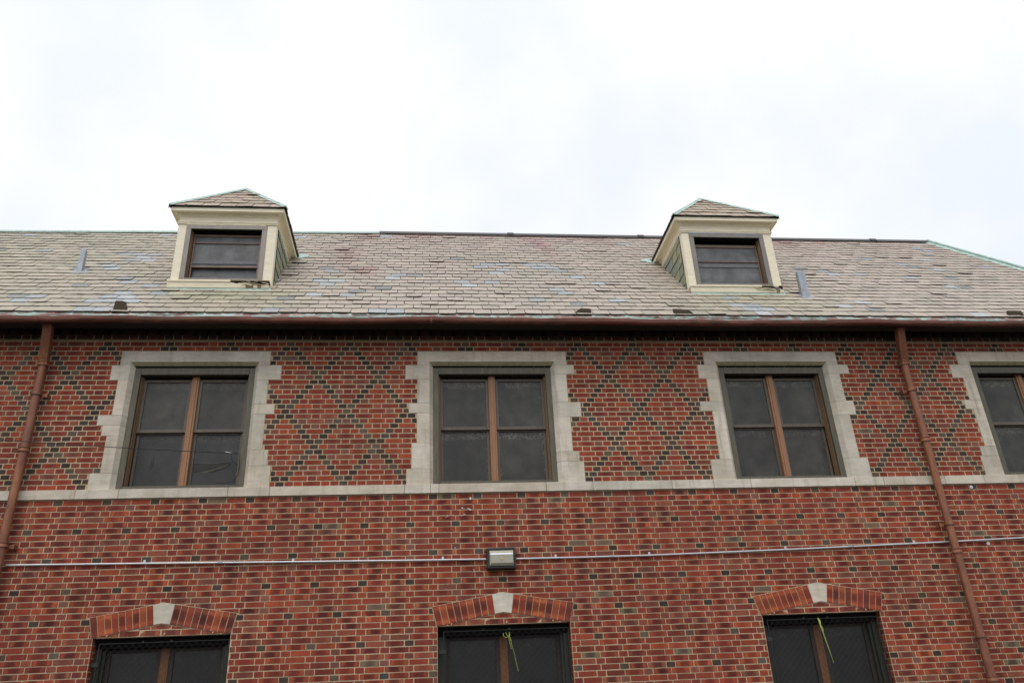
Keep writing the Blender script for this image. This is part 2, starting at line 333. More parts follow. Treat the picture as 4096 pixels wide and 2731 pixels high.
def outline(x0, x1, z0, z1, j=.0012, cut=.004):
    e = lambda: U(-j, j)
    x0 += e(); x1 += e(); z0 += e() * .7; z1 += e() * .7
    pts = []
    for (x, z, dx, dz) in ((x0, z0, 1, 1), (x1, z0, -1, 1), (x1, z1, -1, -1), (x0, z1, 1, -1)):
        k = cut * (U(.3, 1.3) if R() > .05 else U(1.3, 2.2)); k2 = k * U(.6, 1.5)
        a = (x + dx * k, z); b = (x, z + dz * min(k2, .02))
        pts += [b, a] if (dx, dz) in ((1, 1), (-1, -1)) else [a, b]
    return pts
def put_poly(mb, poly, col, y=-.0045, y1=.004, alpha=0., inset=.0016, x0=None, x1=None, m=0, seed=.5, F=None):
    if len(poly) < 3 or area(poly) < 2e-4: return
    F = F or (lambda a, b, y: (a, y, b))
    cx_ = sum(p[0] for p in poly) / len(poly); cz_ = sum(p[1] for p in poly) / len(poly)
    xs = [p[0] for p in poly]; X0 = min(xs) if x0 is None else x0; X1 = max(xs) if x1 is None else x1
    uvf = lambda p: ((p[0] - X0) / (X1 - X0 + 1e-6), seed)
    hx = (max(xs) - min(xs)) / 2; zs = [p[1] for p in poly]; hz = (max(zs) - min(zs)) / 2
    ins = [(cx_ + (p[0] - cx_) * (1 - inset / max(hx, .01)), cz_ + (p[1] - cz_) * (1 - inset / max(hz, .01))) for p in poly]
    tilt = U(-.0012, .0012); tz = U(-.0008, .0008)
    yf = lambda p: y + tilt * (p[0] - cx_) / max(hx, .01) + tz * (p[1] - cz_) / max(hz, .01)
    C4 = tuple(col) + (alpha,)
    fr = [F(p[0], p[1], yf(p)) for p in ins]; bk = [F(p[0], p[1], y1) for p in poly]
    mb.face(fr, C4, [uvf(p) for p in poly], m)
    n = len(poly)
    for i in range(n):
        k = (i + 1) % n
        mb.face([bk[i], bk[k], fr[k], fr[i]], C4, [uvf(poly[i]), uvf(poly[k]), uvf(poly[k]), uvf(poly[i])], m)

REDS = [((122, 55, 42), 5), ((114, 51, 41), 4), ((132, 61, 43), 3), ((103, 49, 41), 3), ((124, 68, 55), 2), ((108, 63, 54), 1.3)]
HEADR = REDS + [((104, 68, 60), 2), ((112, 72, 64), 1)]
BLK = [((64, 53, 48), 5), ((54, 45, 41), 4), ((74, 64, 56), 2), ((66, 62, 64), .8), ((84, 74, 66), 1.5)]
KB = 1.27
def pick(t, k=KB):
    s = sum(x[1] for x in t); r = R() * s
    for cc, wg in t:
        r -= wg
        if r <= 0: break
    f = U(.9, 1.1); return tuple(min(.9, v * k * f * U(.96, 1.04)) for v in lin(cc))
G = .0108                                 # joint
wall = MB()
def lay(seq_rows, excl, clipf=None):
    for (z0, z1, items) in seq_rows:
        ex = excl((z0 + z1) / 2)
        for (x0, x1, kind, al) in items:
            segs = [(x0, x1)]
            for (a, b) in ex:
                ns_ = []
                for (p, q) in segs:
                    if b <= p or a >= q: ns_.append((p, q)); continue
                    if a > p: ns_.append((p, a))
                    if b < q: ns_.append((b, q))
                segs = ns_
            for (p, q) in segs:
                if q - p < .026: continue
                col = pick(BLK if kind == 'B' else (HEADR if kind == 'H' else REDS))
                if kind == 'S' and R() < .035: col = pick([((138, 66, 44), 1), ((98, 82, 70), 1.5)])
                poly = outline(p + G / 2, q - G / 2, z0 + G / 2, z1 - G / 2)
                if clipf:
                    poly = clipf(poly)
                    if poly is None: continue
                put_poly(wall, poly, col, -.0028 + U(-.001, .001), .004, al if q - p > .15 else (0. if kind == 'B' else al * .3), x0=x0, x1=x1)
# upper wall: diaper pattern in black headers
X0U = -.3135; P7 = 7 * H
def upper_items(i):
    t = (i - 1) % 14
    typ = ['1', '2', 'HB', 'SB', 'SB', 'HB', '2', '1', '2', 'HB', 'SB', 'SB', 'HB', '2'][t]; offs = 0 if t in (0, 1, 2, 3, 11, 12, 13) else 3.5
    pat = {'1': ('B', -.5, ['B', 'H', 'H', 'S', 'H', 'H']), '2': ('', -1, ['B', 'B', 'S', 'H', 'S']), 'HB': ('', -1.5, ['B', 'H', 'B', 'H', 'S', 'H']), 'SB': ('', -2, ['B', 'S', 'B', 'H', 'H', 'H'])}[typ]
    it = []
    for m in range(-16, 22):
        x = (m - 5) * P7 + X0U + (offs + pat[1]) * H
        for k in pat[2]:
            wd = 2 * H if k == 'S' else H
            if x > BX and x + wd < BE: it.append((x, x + wd, k, U(.0, .55) if k == 'S' else U(0, .3)))
            x += wd
    return it
def ex_upper(z):
    e = []
    for W in UW:
        if z > 27 * c: continue
        if z > 24 * c: e.append((W['ol'] - .001, W['orr'] + .001)); continue
        l = [x for (a, b, x) in W['L'] if b * c <= z < a * c][0]; r = [x for (a, b, x) in W['Rr'] if b * c <= z < a * c][0]
        e.append((l - .001, r + .001))
    return e
rows = []
for i in range(1, 30):
    z1 = (30 - i) * c; rows.append((z1 - c, z1, upper_items(i)))
lay(rows, ex_upper)
G = .0084
# lower wall: two stretchers and a header, every fifth course with black headers
def lower_items(k):
    it = []; sh = 0 if k % 2 == 1 else 2.5 * H
    for n in range(-12, 30):
        x = (n - 8) * 5 * H + sh - .5 * H
        for j, kd in enumerate('HSS'):
            wd = H if kd == 'H' else 2 * H
            if x > BX and x + wd < BE:
                k2 = 'B' if (kd == 'H' and k % 5 == 1) else kd
                al = min(1, max(0, random.gauss(.55, .35))) if kd == 'S' else U(0, .5)
                it.append((x, x + wd, k2, al))
            x += wd
    return it
def arch_out(poly):
    cx_ = sum(p[0] for p in poly) / len(poly); cz_ = sum(p[1] for p in poly) / len(poly)
    for W in LW:
        if max(p[0] for p in poly) < W['ol'] or min(p[0] for p in poly) > W['orr'] or cz_ < ZL - .02 or cz_ > ZPO + .05: continue
        P = (W['px'], ZPO + .003); Lo = (W['ol'] - .006, ZO); Ro = (W['orr'] + .006, ZO); Li = (W['il'] - .006, ZL); Ri = (W['ir'] + .006, ZL)
        best = None
        for h in (line(Lo, P, (W['px'], 9)), line(P, Ro, (W['px'], 9)), line(Li, Lo, (-99, -2)), line(Ri, Ro, (99, -2))):
            q = clip(poly, h[0], h[1], h[2])
            if len(q) > 2 and (best is None or area(q) > area(best)): best = q
        return best
    return poly
def ex_lower(z):
    if z > ZL or z < ZSILL: return [] 
    return [(W['jl'] - (W['jl'] - W['il']) * 0, W['jr']) for W in LW]
ZB = -1.8 * c
rows = []
for k in range(1, 64):
    z1 = ZB - (k - 1) * c
    if z1 - c < GZ: break
    rows.append((z1 - c, z1, lower_items(k)))
lay(rows, ex_lower, arch_out)
# tympana: bricks between the flat lintel and the arch
for W in LW:
    for r_ in (0, 1):
        z0 = ZL + r_ * c; x = W['px'] - 8 * H + (H if r_ else 0)
        for n in range(8):
            poly = outline(x + G / 2, x + 2 * H - G / 2, z0 + G / 2, z0 + c - G / 2)
            for h in (line((W['il'], ZL), (W['px'], ZPI - .012), (W['px'], -9)), line((W['ir'], ZL), (W['px'], ZPI - .012), (W['px'], -9))): poly = clip(poly, *h)
            put_poly(wall, poly, pick(REDS), -.001, .008, U(.2, .9)); x += 2 * H
# mortar sheets with openings, reveals
def sheet(x0, x1, z0, z1): wall.face([(x0, 0, z0), (x1, 0, z0), (x1, 0, z1), (x0, 0, z1)], m=1)
def band(z0, z1, holes):
    x = BX
    for a, b in sorted(holes): sheet(x, a, z0, z1); x = b
    sheet(x, BE, z0, z1)
band(GZ - .2, ZSILL, []); band(ZSILL, ZL, [(W['jl'], W['jr']) for W in LW]); band(ZL, 0, [])
band(0, 25 * c, [(W['xf'] - .07, W['xr'] + .07) for W in UW]); band(25 * c, 36.5 * c, [])
def reveal(x, z0, z1, d, s):             # brick jamb, course by course
    wall.face([(x, 0, z0), (x, d, z0), (x, d, z1), (x, 0, z1)], m=1)
    z = ZL
    k = 0
    while z - c > z0 - .01:
        y = .0
        w1 = .1 if k % 2 else .055
        for (a, b) in ((0, w1), (w1, d)):
            poly = [(a + .003, z - c + G / 2), (b - G / 2, z - c + G / 2), (b - G / 2, z - G / 2), (a + .003, z - G / 2)]
            put_poly(wall, poly, pick(REDS), -.003, .003, .2, F=lambda p, q, yy, X=x, S=s: (X + S * yy, p, q))
        z -= c; k += 1
for W in LW:
    reveal(W['jl'], ZSILL, ZL, .13, -1); reveal(W['jr'], ZSILL, ZL, .13, 1)
    wall.face([(W['jl'], 0, ZL), (W['jr'], 0, ZL), (W['jr'], .13, ZL), (W['jl'], .13, ZL)], m=1)
wo = wall.build('wall', [M_brick, M_mortar], bld)
sw = MB(); sw.box(BE, BE + .006, -.0, 5.6, GZ, 2.1); sw.box(BX, BE, 5.3, 5.6, GZ, 2.1); sw.extrude([(0, GZ), (5.6, GZ), (5.6, 2.05), (2.42, 4.94), (0, 2.42)], BX - .006, BX, lambda u, v, t: (t, u, v))
sw.build('side_wall', M_side, bld)
# interior darkness behind the openings: partition, seen through nothing (closes the shell)
ip = MB(); ip.box(BX + .1, BE - .1, .45, .5, GZ, 1.9); ip.build('inner_wall', M_dark, bld)

# ------------------------------------------------------------------ stone band, surrounds
def stc(k=1.0):
    f = U(.89, 1.07); q = U(-.012, .012); b = A((181, 174, 161), 1.36 * k); return (b[0] * f + q, b[1] * f, b[2] * f - q)
sb = MB(); x = BX; edges = [BX, -8.2]
cuts = sorted([-7.75, -5.5, -4.72, -4.02, -3.55, -2.35, -1.88, -.335, -.03, .02 + .05, 1.35, 1.92, 2.9, 3.425, 4.1 - .2, 5.25, 5.63, 6.45, 6.98, 7.6, 8.9, BE])
prev = BX
for x in cuts:
    sb.box(prev + .0022, x - .0022, -.028, .1, -1.72 * c, -.002, stc(), b=.003); prev = x
sb.box(BX, BE, -.02, .02, -1.7 * c, -.006, A((120, 112, 96)))
sb.build('stone_band', M_stone, bld)

YF = .055
def upper_window(W, num):
    xf, xr = W['xf'], W['xr']; a = xf - .045; b = xr + .046       # front edges of the splay
    zt, zb = 24.72 * c, 23.82 * c
    fr = MB()
    # casing: flat flange, return, stepped tracks
    fw_ = .072; zt_ = zb; z0 = .004; FL = .062
    fr.box(xf, xf + fw_, YF, YF + .03, z0, zt_, b=.003); fr.box(xr - fw_, xr, YF, YF + .03, z0, zt_, b=.003)
    fr.box(xf + fw_, xr - fw_, YF, YF + .03, zt_ - .088, zt_, b=.003); fr.box(xf + fw_, xr - fw_, YF - .004, YF + .05, z0, z0 + .045, b=.003)
    fr.box(xf + .01, xf + fw_, YF + .03, .24, z0, zt_); fr.box(xr - fw_, xr - .01, YF + .03, .24, z0, zt_)
    fr.box(xf + fw_, xr - fw_, YF + .03, .24, zt_ - .08, zt_ - .01)
    fr.box(xf + fw_, xr - fw_, YF + .05, .26, z0, z0 + .035)
    o = fr.build('window', M_case, bld)
    for s_, X in ((1, xf + fw_), (-1, xr - fw_)):
        tr = MB()
        for k, (y_, w_) in enumerate(((.1, .012), (.125, .018), (.148, .024))):
            x0_, x1_ = sorted((X, X + s_ * w_)); tr.box(x0_, x1_, y_, y_ + .012, z0 + .045, zt_ - .088)
        tr.build('window_track', M_track, o)
    # stone surround
    st = MB()
    st.box(W['ol'], W['orr'], -.006, .1, zt, 27 * c - .004, stc(), b=.002)
    lc = stc()
    for (x0_, x1_) in ((W['ol'], a), (b, W['orr'])): st.box(x0_ + .0003, x1_, -.006, .1, 24 * c + .001, zt - .0005, lc)
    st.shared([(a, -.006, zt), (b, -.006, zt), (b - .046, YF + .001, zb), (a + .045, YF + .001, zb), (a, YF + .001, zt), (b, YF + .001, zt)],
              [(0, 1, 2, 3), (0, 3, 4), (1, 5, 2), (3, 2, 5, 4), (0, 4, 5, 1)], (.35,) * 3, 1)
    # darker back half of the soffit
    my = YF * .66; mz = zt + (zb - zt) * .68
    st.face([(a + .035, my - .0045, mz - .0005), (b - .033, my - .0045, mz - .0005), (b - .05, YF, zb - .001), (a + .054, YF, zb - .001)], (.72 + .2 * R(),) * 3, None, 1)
    for side, lst in ((0, W['L']), (1, W['Rr'])):
        blocks = [(27, 24, None)] + lst
        for (h, l, x) in lst:
            cc = stc(); z1_, z0_ = h * c - .0015, l * c + .0015
            if l == 0: z0_ = .001
            if side == 0: prof = [(x, .1), (x, -.006), (a, -.006), (xf, YF), (xf, .1)]
            else: prof = [(x, .1), (xr, .1), (xr, YF), (b, -.006), (x, -.006)]
            st.extrude([(p[0] + (U(-.001, .001) if p[0] == x else 0), p[1]) for p in prof], z0_, z1_, lambda u, v, t: (u, v, t), cc)
        # joint filling
        if side == 0: prof = [(a - .05, .09), (a - .05, -.003), (a + .001, -.003), (xf + .001, YF + .003), (xf, .09)]
        else: prof = [(b + .05, .09), (xr, .09), (xr - .001, YF + .003), (b - .001, -.003), (b + .05, -.003)]
        st.extrude(prof, .002, 24 * c, lambda u, v, t: (u, v, t), A((118, 112, 98)))
        st.extrude([(a - .02, .09), (a, -.003), (xf, YF + .003), (xf, .09)] if side == 0 else [(b + .02, .09), (xr, .09), (xr, YF + .003), (b, -.003)], 24 * c, zt - .002, lambda u, v, t: (u, v, t), lc)
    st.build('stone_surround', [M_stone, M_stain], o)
    for hx_ in (.12, .5, .88):
        q = MB(); X_ = W['ol'] + (W['orr'] - W['ol']) * hx_; Z_ = 27 * c + .004
        q.tube([(X_, -.004, Z_), (X_, -.014, Z_), (X_, -.018, Z_ + .008)], [.009, .007, .004], 7); q.build('hook', M_mortar, o)
    # mullion and sashes
    mid = (xf + xr) / 2; ml = mid - .05 + W.get('md', 0); mr = ml + .088
    mu = MB(); mu.box(ml, mr, .135, .23, z0 + .03, zt_ - .08, b=.004); mu.box(ml + .024, mr - .024, .125, .136, z0 + .04, zt_ - .085, b=.003); mu.build('mullion', M_mull, o)
    ztop = 1.425; zm = .735
    for s_, (x0_, x1_) in enumerate(((xf + fw_ + .02, ml), (mr, xr - fw_ - .02))):
        for up in (1, 0):
            za, zb_ = ((zm, ztop) if up else (z0 + .04, zm + .02)); y_ = .158 if up else .192; t_ = .034
            s = MB(); x0, x1 = x0_ + .001, x1_ - .001
            s.box(x0, x0 + t_, y_, y_ + .03, za, zb_, b=.002); s.box(x1 - t_, x1, y_, y_ + .03, za, zb_, b=.002)
            s.box(x0 + t_, x1 - t_, y_, y_ + .03, zb_ - .036, zb_, b=.002); s.box(x0 + t_, x1 - t_, y_, y_ + .03, za, za + (.042 if up else .05), b=.002)
            so_ = s.build('sash', M_sash, o)
            p = MB(); g_ = {1: ((58, 57, 50), .6), 0: ((50, 49, 44), .8)}[up]
            if num == 1: g_ = ((58, 57, 50) if up else (46, 45, 44), .35)
            if num == 3 and not up: g_ = ((56, 54, 49), .5)
            X0, X1, Z0, Z1, Y = x0 + t_ - .002, x1 - t_ + .002, za + .04, zb_ - .034, y_ + .016
            p.face([(X0, Y, Z0), (X1, Y, Z0), (X1, Y, Z1), (X0, Y, Z1)], A(g_[0], .95 * U(.9, 1.1)) + (g_[1] * U(.6, 1),), [(0, 0), (1, 0), (1, 1), (0, 1)])
            p.face([(X0, Y + .004, Z0), (X1, Y + .004, Z0), (X1, Y + .004, Z1), (X0, Y + .004, Z1)], A(g_[0], .8) + (0,))
            p.build('window_pane', M_pane, o)
    hd = MB(); hd.box(xf + fw_, xr - fw_, .225, .24, z0, zt_ - .02); hd.build('window_back', M_dark, o)
    tag(o, {0: None, 1: 'upper window with torn screens and a black wire across it', 2: 'upper window with grimy cobwebbed screens above the wall light', 3: 'upper window between the wall light and the long right downspout', 4: None}[num])
    return o, (ml, mr)
wins = [upper_window(W, i) for i, W in enumerate(UW)]
# torn screens of the window at the left
w1 = wins[1][0]
td = MB()
def blob(mb, pts, y, col=(1, 1, 1, 1), t=.002):
    n = len(pts); mb.face([(p[0], y - t, p[1]) for p in pts], col)
    for i in range(n):
        a, b = pts[i], pts[(i + 1) % n]; mb.face([(a[0], y, a[1]), (b[0], y, b[1]), (b[0], y - t, b[1]), (a[0], y - t, a[1])], col)
hx, hz_ = -3.31, .37
blob(td, [(hx - .028, hz_ - .05), (hx - .005, hz_ - .075), (hx + .022, hz_ - .03), (hx + .018, hz_ + .03), (hx + .004, hz_ + .115), (hx - .016, hz_ + .03)], .206)
M_torn = flat('torn_opening', A((46, 44, 39), .95), .6, sc=6, lo=.6, hi=1.3); td.build('screen_tear', M_torn, w1); td = MB()
blob(td, [(-2.83, .352), (-2.6, .346), (-2.44, .36), (-2.42, .348), (-2.5, .322), (-2.62, .292), (-2.74, .268), (-2.82, .256), (-2.84, .29)], .206)
td.build('screen_tear', M_torn, w1)
tf = MB()
P = [(-2.84, .25, .228, .018), (-2.7, .262, .21, .022), (-2.58, .286, .195, .02), (-2.47, .318, .19, .016), (-2.4, .352, .195, .008)]
for i in range(4):
    a, b = P[i], P[i + 1]; tf.face([(a[0], a[2], a[1] - a[3]), (b[0], b[2], b[1] - b[3]), (b[0], b[2] - .012, b[1] + .004), (a[0], a[2] - .012, a[1] + .004)])
tf.tube([(-2.84, .2, .364), (-2.6, .198, .356), (-2.4, .2, .378)], .0022, 5)
tf.build('torn_screen_flap', flat('torn_screen', A((112, 110, 100), 1.0), .5), w1)

# ------------------------------------------------------------------ lower windows with arches
def lower_window(W, num):
    jl, jr = W['jl'], W['jr']
    fr = MB(); y0 = .115; f_ = .07
    fr.box(jl, jl + f_, y0, y0 + .05, ZSILL, ZL - .02, b=.003); fr.box(jr - f_, jr, y0, y0 + .05, ZSILL, ZL - .02, b=.003)
    hd = MB(); hd.box(jl + .001, jr - .001, y0 - .01, y0 + .16, ZL - .1, ZL - .001, b=.003)
    fr.box(jl + f_, jl + f_ + .03, y0 + .04, y0 + .14, ZSILL, ZL - .07); fr.box(jr - f_ - .03, jr - f_, y0 + .04, y0 + .14, ZSILL, ZL - .07)
    fr.box(jl, jr, .29, .3, ZSILL, ZL)
    o = fr.build('window', M_lcase, bld); hd.build('window_head', M_dark, o)  # head coloured near-black to give the shade of the recess
    # arch voussoirs, 9 each side, and keystone
    ar = MB(); kt0, kt1, kb1, kb0 = W['k']
    zt = lambda x: ZPO - (ZPO - ZO) * abs(x - W['px']) / (W['orr'] - W['px'] if x > W['px'] else W['px'] - W['ol'])
    zi = lambda x: ZPI - (ZPI - ZL) * abs(x - W['px']) / (W['ir'] - W['px'] if x > W['px'] else W['px'] - W['il'])
    for side in (0, 1):
        if side == 0: t0, t1, i0, i1 = W['ol'], kt0, W['il'], kb0
        else: t0, t1, i0, i1 = kt1, W['orr'], kb1, W['ir']
        n = 9
        for k in range(n):
            ta, tb = t0 + (t1 - t0) * k / n, t0 + (t1 - t0) * (k + 1) / n; ia, ib = i0 + (i1 - i0) * k / n, i0 + (i1 - i0) * (k + 1) / n
            q = G * .5
            poly = [(ia + q, zi(ia + q)), (ib - q, zi(ib - q)), (tb - q, zt(tb - q) - .004), (ta + q, zt(ta + q) - .004)]
            col = pick([((128, 58, 44), 4), ((104, 52, 44), 2), ((140, 70, 48), 1)])
            # voussoir with flash along its length
            F = lambda a, b, y: (a, y, b)
            cxx = sum(p[0] for p in poly) / 4; al = U(.2, 1)
            fr_ = [(p[0], -.009, p[1]) for p in poly]; uvs = [(0, .5), (0, .5), (1, .5), (1, .5)]
            ar.face(fr_, col + (al,), uvs)
            for j in range(4):
                a_, b_ = poly[j], poly[(j + 1) % 4]; ar.face([(a_[0], .02, a_[1]), (b_[0], .02, b_[1]), (b_[0], -.009, b_[1]), (a_[0], -.009, a_[1])], col + (0,), None)
    # mortar behind, as one gabled strip proud of the wall
    pts_o = [(W['ol'] - .004, ZO), (W['px'], ZPO + .004), (W['orr'] + .004, ZO)]; pts_i = [(W['il'], ZL + .001), (W['px'], ZPI), (W['ir'], ZL + .001)]
    for i in (0, 1):
        a_, b_, d_, e_ = pts_i[i], pts_i[i + 1], pts_o[i + 1], pts_o[i]
        ar.face([(a_[0], -.0055, a_[1]), (b_[0], -.0055, b_[1]), (d_[0], -.0055, d_[1]), (e_[0], -.0055, e_[1])], m=1)
        ar.face([(a_[0], -.0055, a_[1]), (b_[0], -.0055, b_[1]), (b_[0], .02, b_[1]), (a_[0], .02, a_[1])], m=1)
        ar.face([(e_[0], -.0055, e_[1]), (d_[0], -.0055, d_[1]), (d_[0], .02, d_[1]), (e_[0], .02, e_[1])], m=1)
    ar.build('brick_arch', [M_brick, M_mortar], o)
    ks = MB(); prof = [(kb0, zi(kb0)), (W['px'], ZPI - .002), (kb1, zi(kb1)), (kt1, zt(kt1) + .002), (W['px'], ZPO + .004), (kt0, zt(kt0) + .002)]
    ks.extrude(prof, -.013, .03, lambda u, v, t: (u, t, v), stc(1.02)); ks.build('keystone', M_stone, o)
    for hx_ in (.11, .52, .87):
        q = MB(); X_ = W['il'] + (W['ir'] - W['il']) * hx_; Z_ = ZL + .012
        q.tube([(X_, .002, Z_ + .014), (X_, -.012, Z_ + .006), (X_ - .003, -.015, Z_ - .004)], [.007, .007, .004], 7); q.build('hook', M_mortar, o)
    # sashes
    mid = (jl + jr) / 2; ml, mr = mid - .045, mid + .045
    mu = MB(); mu.box(ml, mr, .19, .29, ZSILL, ZL - .07, b=.004); mu.build('mullion', M_mull2, o)
    for (x0, x1) in ((jl + f_ + .03, ml), (mr, jr - f_ - .03)):
        for up in (1, 0):
            za, zb_ = ((-2.62, ZL - .085) if up else (ZSILL + .02, -2.6)); y_ = .2 if up else .235; t_ = .045
            s = MB(); s.box(x0, x0 + t_, y_, y_ + .03, za, zb_); s.box(x1 - t_, x1, y_, y_ + .03, za, zb_); s.box(x0 + t_, x1 - t_, y_, y_ + .03, zb_ - .05, zb_); s.box(x0 + t_, x1 - t_, y_, y_ + .03, za, za + .05)
            s.build('sash', M_sash2, o)
            p = MB(); X0, X1, Z0, Z1, Y = x0 + t_ - .002, x1 - t_ + .002, za + .04, zb_ - .04, y_ + .016
            p.face([(X0, Y, Z0), (X1, Y, Z0), (X1, Y, Z1), (X0, Y, Z1)], A((29, 29, 29), .7) + (.12,), [(0, 0), (1, 0), (1, 1), (0, 1)]); p.build('window_pane', M_pane, o)
    # wire guard
    gd = MB(); x0, x1, z1, z0, y_ = jl + .07, jr - .02, ZL - .055, ZSILL + .05, .05
    if num == 0: x0 = jl + .06
    for a_, b_ in (((x0, z0), (x0, z1)), ((x1, z0), (x1, z1)), ((x0, z1), (x1, z1)), ((x0, z0), (x1, z0)), ((x0, -2.385), (x1, -2.385))):
        gd.tube([(a_[0], y_, a_[1]), (b_[0], y_, b_[1])], .0065, 6)
    s_ = .072; k = -40
    w_, h_ = x1 - x0, z1 - z0
    for sgn in (1, -1):
        n = int((w_ + h_) / s_) + 1
        for k in range(1, n):
            d = k * s_      # x+z=d in local coordinates
            pa = (d, 0) if d < w_ else (w_, d - w_); pb = (0, d) if d < h_ else (d - h_, h_)
            if sgn < 0: pa = (w_ - pa[0], pa[1]); pb = (w_ - pb[0], pb[1])
            gd.tube([(x0 + pa[0], y_ + .002 * sgn, z0 + pa[1]), (x0 + pb[0], y_ + .002 * sgn, z0 + pb[1])], .0017, 3, caps=False)
    for zz in (ZL - .26,): gd.box(jl - .0, x0 + .02, y_ - .01, y_ + .006, zz - .02, zz + .02)
    for xx in (x0 + .43, x0 + .72): gd.box(xx, xx + .02, y_ - .004, y_ + .09, z1 + .0, z1 + .02)
    gd.build('wire_guard', M_guard, o)
    sl = MB(); sl.box(jl - .06, jr + .06, -.04, .14, ZSILL - .09, ZSILL + .002, stc(), b=.004); sl.build('sill', M_stone, o)
    tag(o, {0: 'arched lower window behind a diamond wire guard, no cord on it', 1: 'arched lower window behind a wire guard, below the wall light', 2: 'arched lower window with a long yellow-green cord on its wire guard'}.get(num))
for i, W in enumerate(LW): lower_window(W, i)

# ------------------------------------------------------------------ corbelled brick cornice
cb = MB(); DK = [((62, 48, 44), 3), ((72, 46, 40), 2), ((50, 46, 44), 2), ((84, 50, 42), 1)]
def course(z0, z1, y, back=.05, ph=0, joint=A((206, 188, 156))):
    x = BX + ph; k = 0
    while x < BE:
        wd = 2 * H if k % 3 == 2 else H
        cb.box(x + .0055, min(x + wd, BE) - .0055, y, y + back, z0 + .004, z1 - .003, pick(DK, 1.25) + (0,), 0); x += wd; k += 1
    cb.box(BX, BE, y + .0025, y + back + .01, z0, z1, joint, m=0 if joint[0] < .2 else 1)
course(29.22 * c, 30.12 * c, -.028)
def dog(z0, z1, y0, depth, step=.1465):
    x = BX + U(0, .1)
    while x < BE - step:
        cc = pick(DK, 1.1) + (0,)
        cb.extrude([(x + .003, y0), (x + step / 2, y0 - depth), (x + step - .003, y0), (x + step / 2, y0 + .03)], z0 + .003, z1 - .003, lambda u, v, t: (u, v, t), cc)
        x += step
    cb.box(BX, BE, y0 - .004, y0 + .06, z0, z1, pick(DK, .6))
DKK = DK; DK = [((52, 40, 37), 3), ((44, 35, 33), 2), ((64, 44, 38), 1)]  # teeth and upper courses coloured darker for soot and the shade under the gutter
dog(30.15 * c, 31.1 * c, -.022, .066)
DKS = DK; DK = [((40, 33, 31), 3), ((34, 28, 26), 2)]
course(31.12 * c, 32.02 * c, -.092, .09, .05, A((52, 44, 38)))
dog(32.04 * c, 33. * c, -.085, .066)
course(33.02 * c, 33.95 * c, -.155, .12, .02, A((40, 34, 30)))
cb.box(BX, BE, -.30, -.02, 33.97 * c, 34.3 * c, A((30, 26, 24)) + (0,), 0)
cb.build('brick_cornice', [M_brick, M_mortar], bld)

# ------------------------------------------------------------------ gutter
gt = MB(); YE = -.47; ZE0 = 2.164 + (-.47 + .33) * 1.0355
prof = [(-.285, 2.02), (-.288, 1.99), (-.305, 1.97), (-.335, 1.956), (-.37, 1.943), (-.40, 1.930), (-.422, 1.924), (-.441, 1.93), (-.452, 1.948), (-.456, 1.972), (-.457, 1.997)]
xs = []; x = BX
while x < 10.3: xs.append(x); x += .16
rngs = []; ph = [U(0, 6) for _ in range(6)]
for x in xs:
    j = .004 * math.sin(x * 1.3 + ph[0]) + .003 * math.sin(x * 3.1 + ph[1]); d = .005 * math.sin(x * 5.3 + ph[2]) + U(-.003, .003) + (.012 if R() < .06 else 0)
    bmp = .013 * math.exp(-((x + .04) / .7) ** 2) - .01 * math.exp(-((x - 3.9) / .5) ** 2) + .008 * math.exp(-((x - 5.6) / .5) ** 2)
    rngs.append([(x, p[0] + (d if i > 5 else 0) + U(-.001, .001), p[1] + j + bmp) for i, p in enumerate(prof)])
n = len(prof); vs = [v for r_ in rngs for v in r_]
gt.shared(vs, [(i * n + k, i * n + k + 1, (i + 1) * n + k + 1, (i + 1) * n + k) for i in range(len(xs) - 1) for k in range(n - 1)], sm=True)
inner = [(v[0], v[1] + .004, v[2] + .003) for v in vs]
gt.shared(inner, [(i * n + k, i * n + k + 1, (i + 1) * n + k + 1, (i + 1) * n + k) for i in range(len(xs) - 1) for k in range(n - 1)], sm=True)
for xj in (-4.66, -.02, 4.36, 8.3):       # soldered joints
    gt.extrude([(p[0] * 1.0 - (.003 if k > 4 else 0), p[1] - .003) for k, p in enumerate(prof)] + [(p[0] + .012, p[1] + .01) for p in prof[::-1]], xj - .012, xj + .012, lambda u, v, t: (t, u, v))
go = gt.build('gutter', M_gutter, bld)
rm = MB()
for i in range(len(xs) - 1):
    a, b = rngs[i][-1], rngs[i + 1][-1]; q = U(0, .002)
    rm.shared([(a[0], a[1] - .004, a[2] - .008), (b[0], b[1] - .004, b[2] - .008), (b[0], b[1] - .006, b[2] + .006), (a[0], a[1] - .006, a[2] + .006), (b[0], b[1] + .016, b[2] + .016 + q), (a[0], a[1] + .016, a[2] + .016)], [(0, 1, 2, 3), (3, 2, 4, 5)])
# back apron of the gutter reaching under the first slates
rm.face([(BX, -.452, 2.012), (10.3, -.452, 2.012), (10.3, -.4475, 2.048), (BX, -.4475, 2.048)])
rm.build('gutter_rim', M_rim, go)

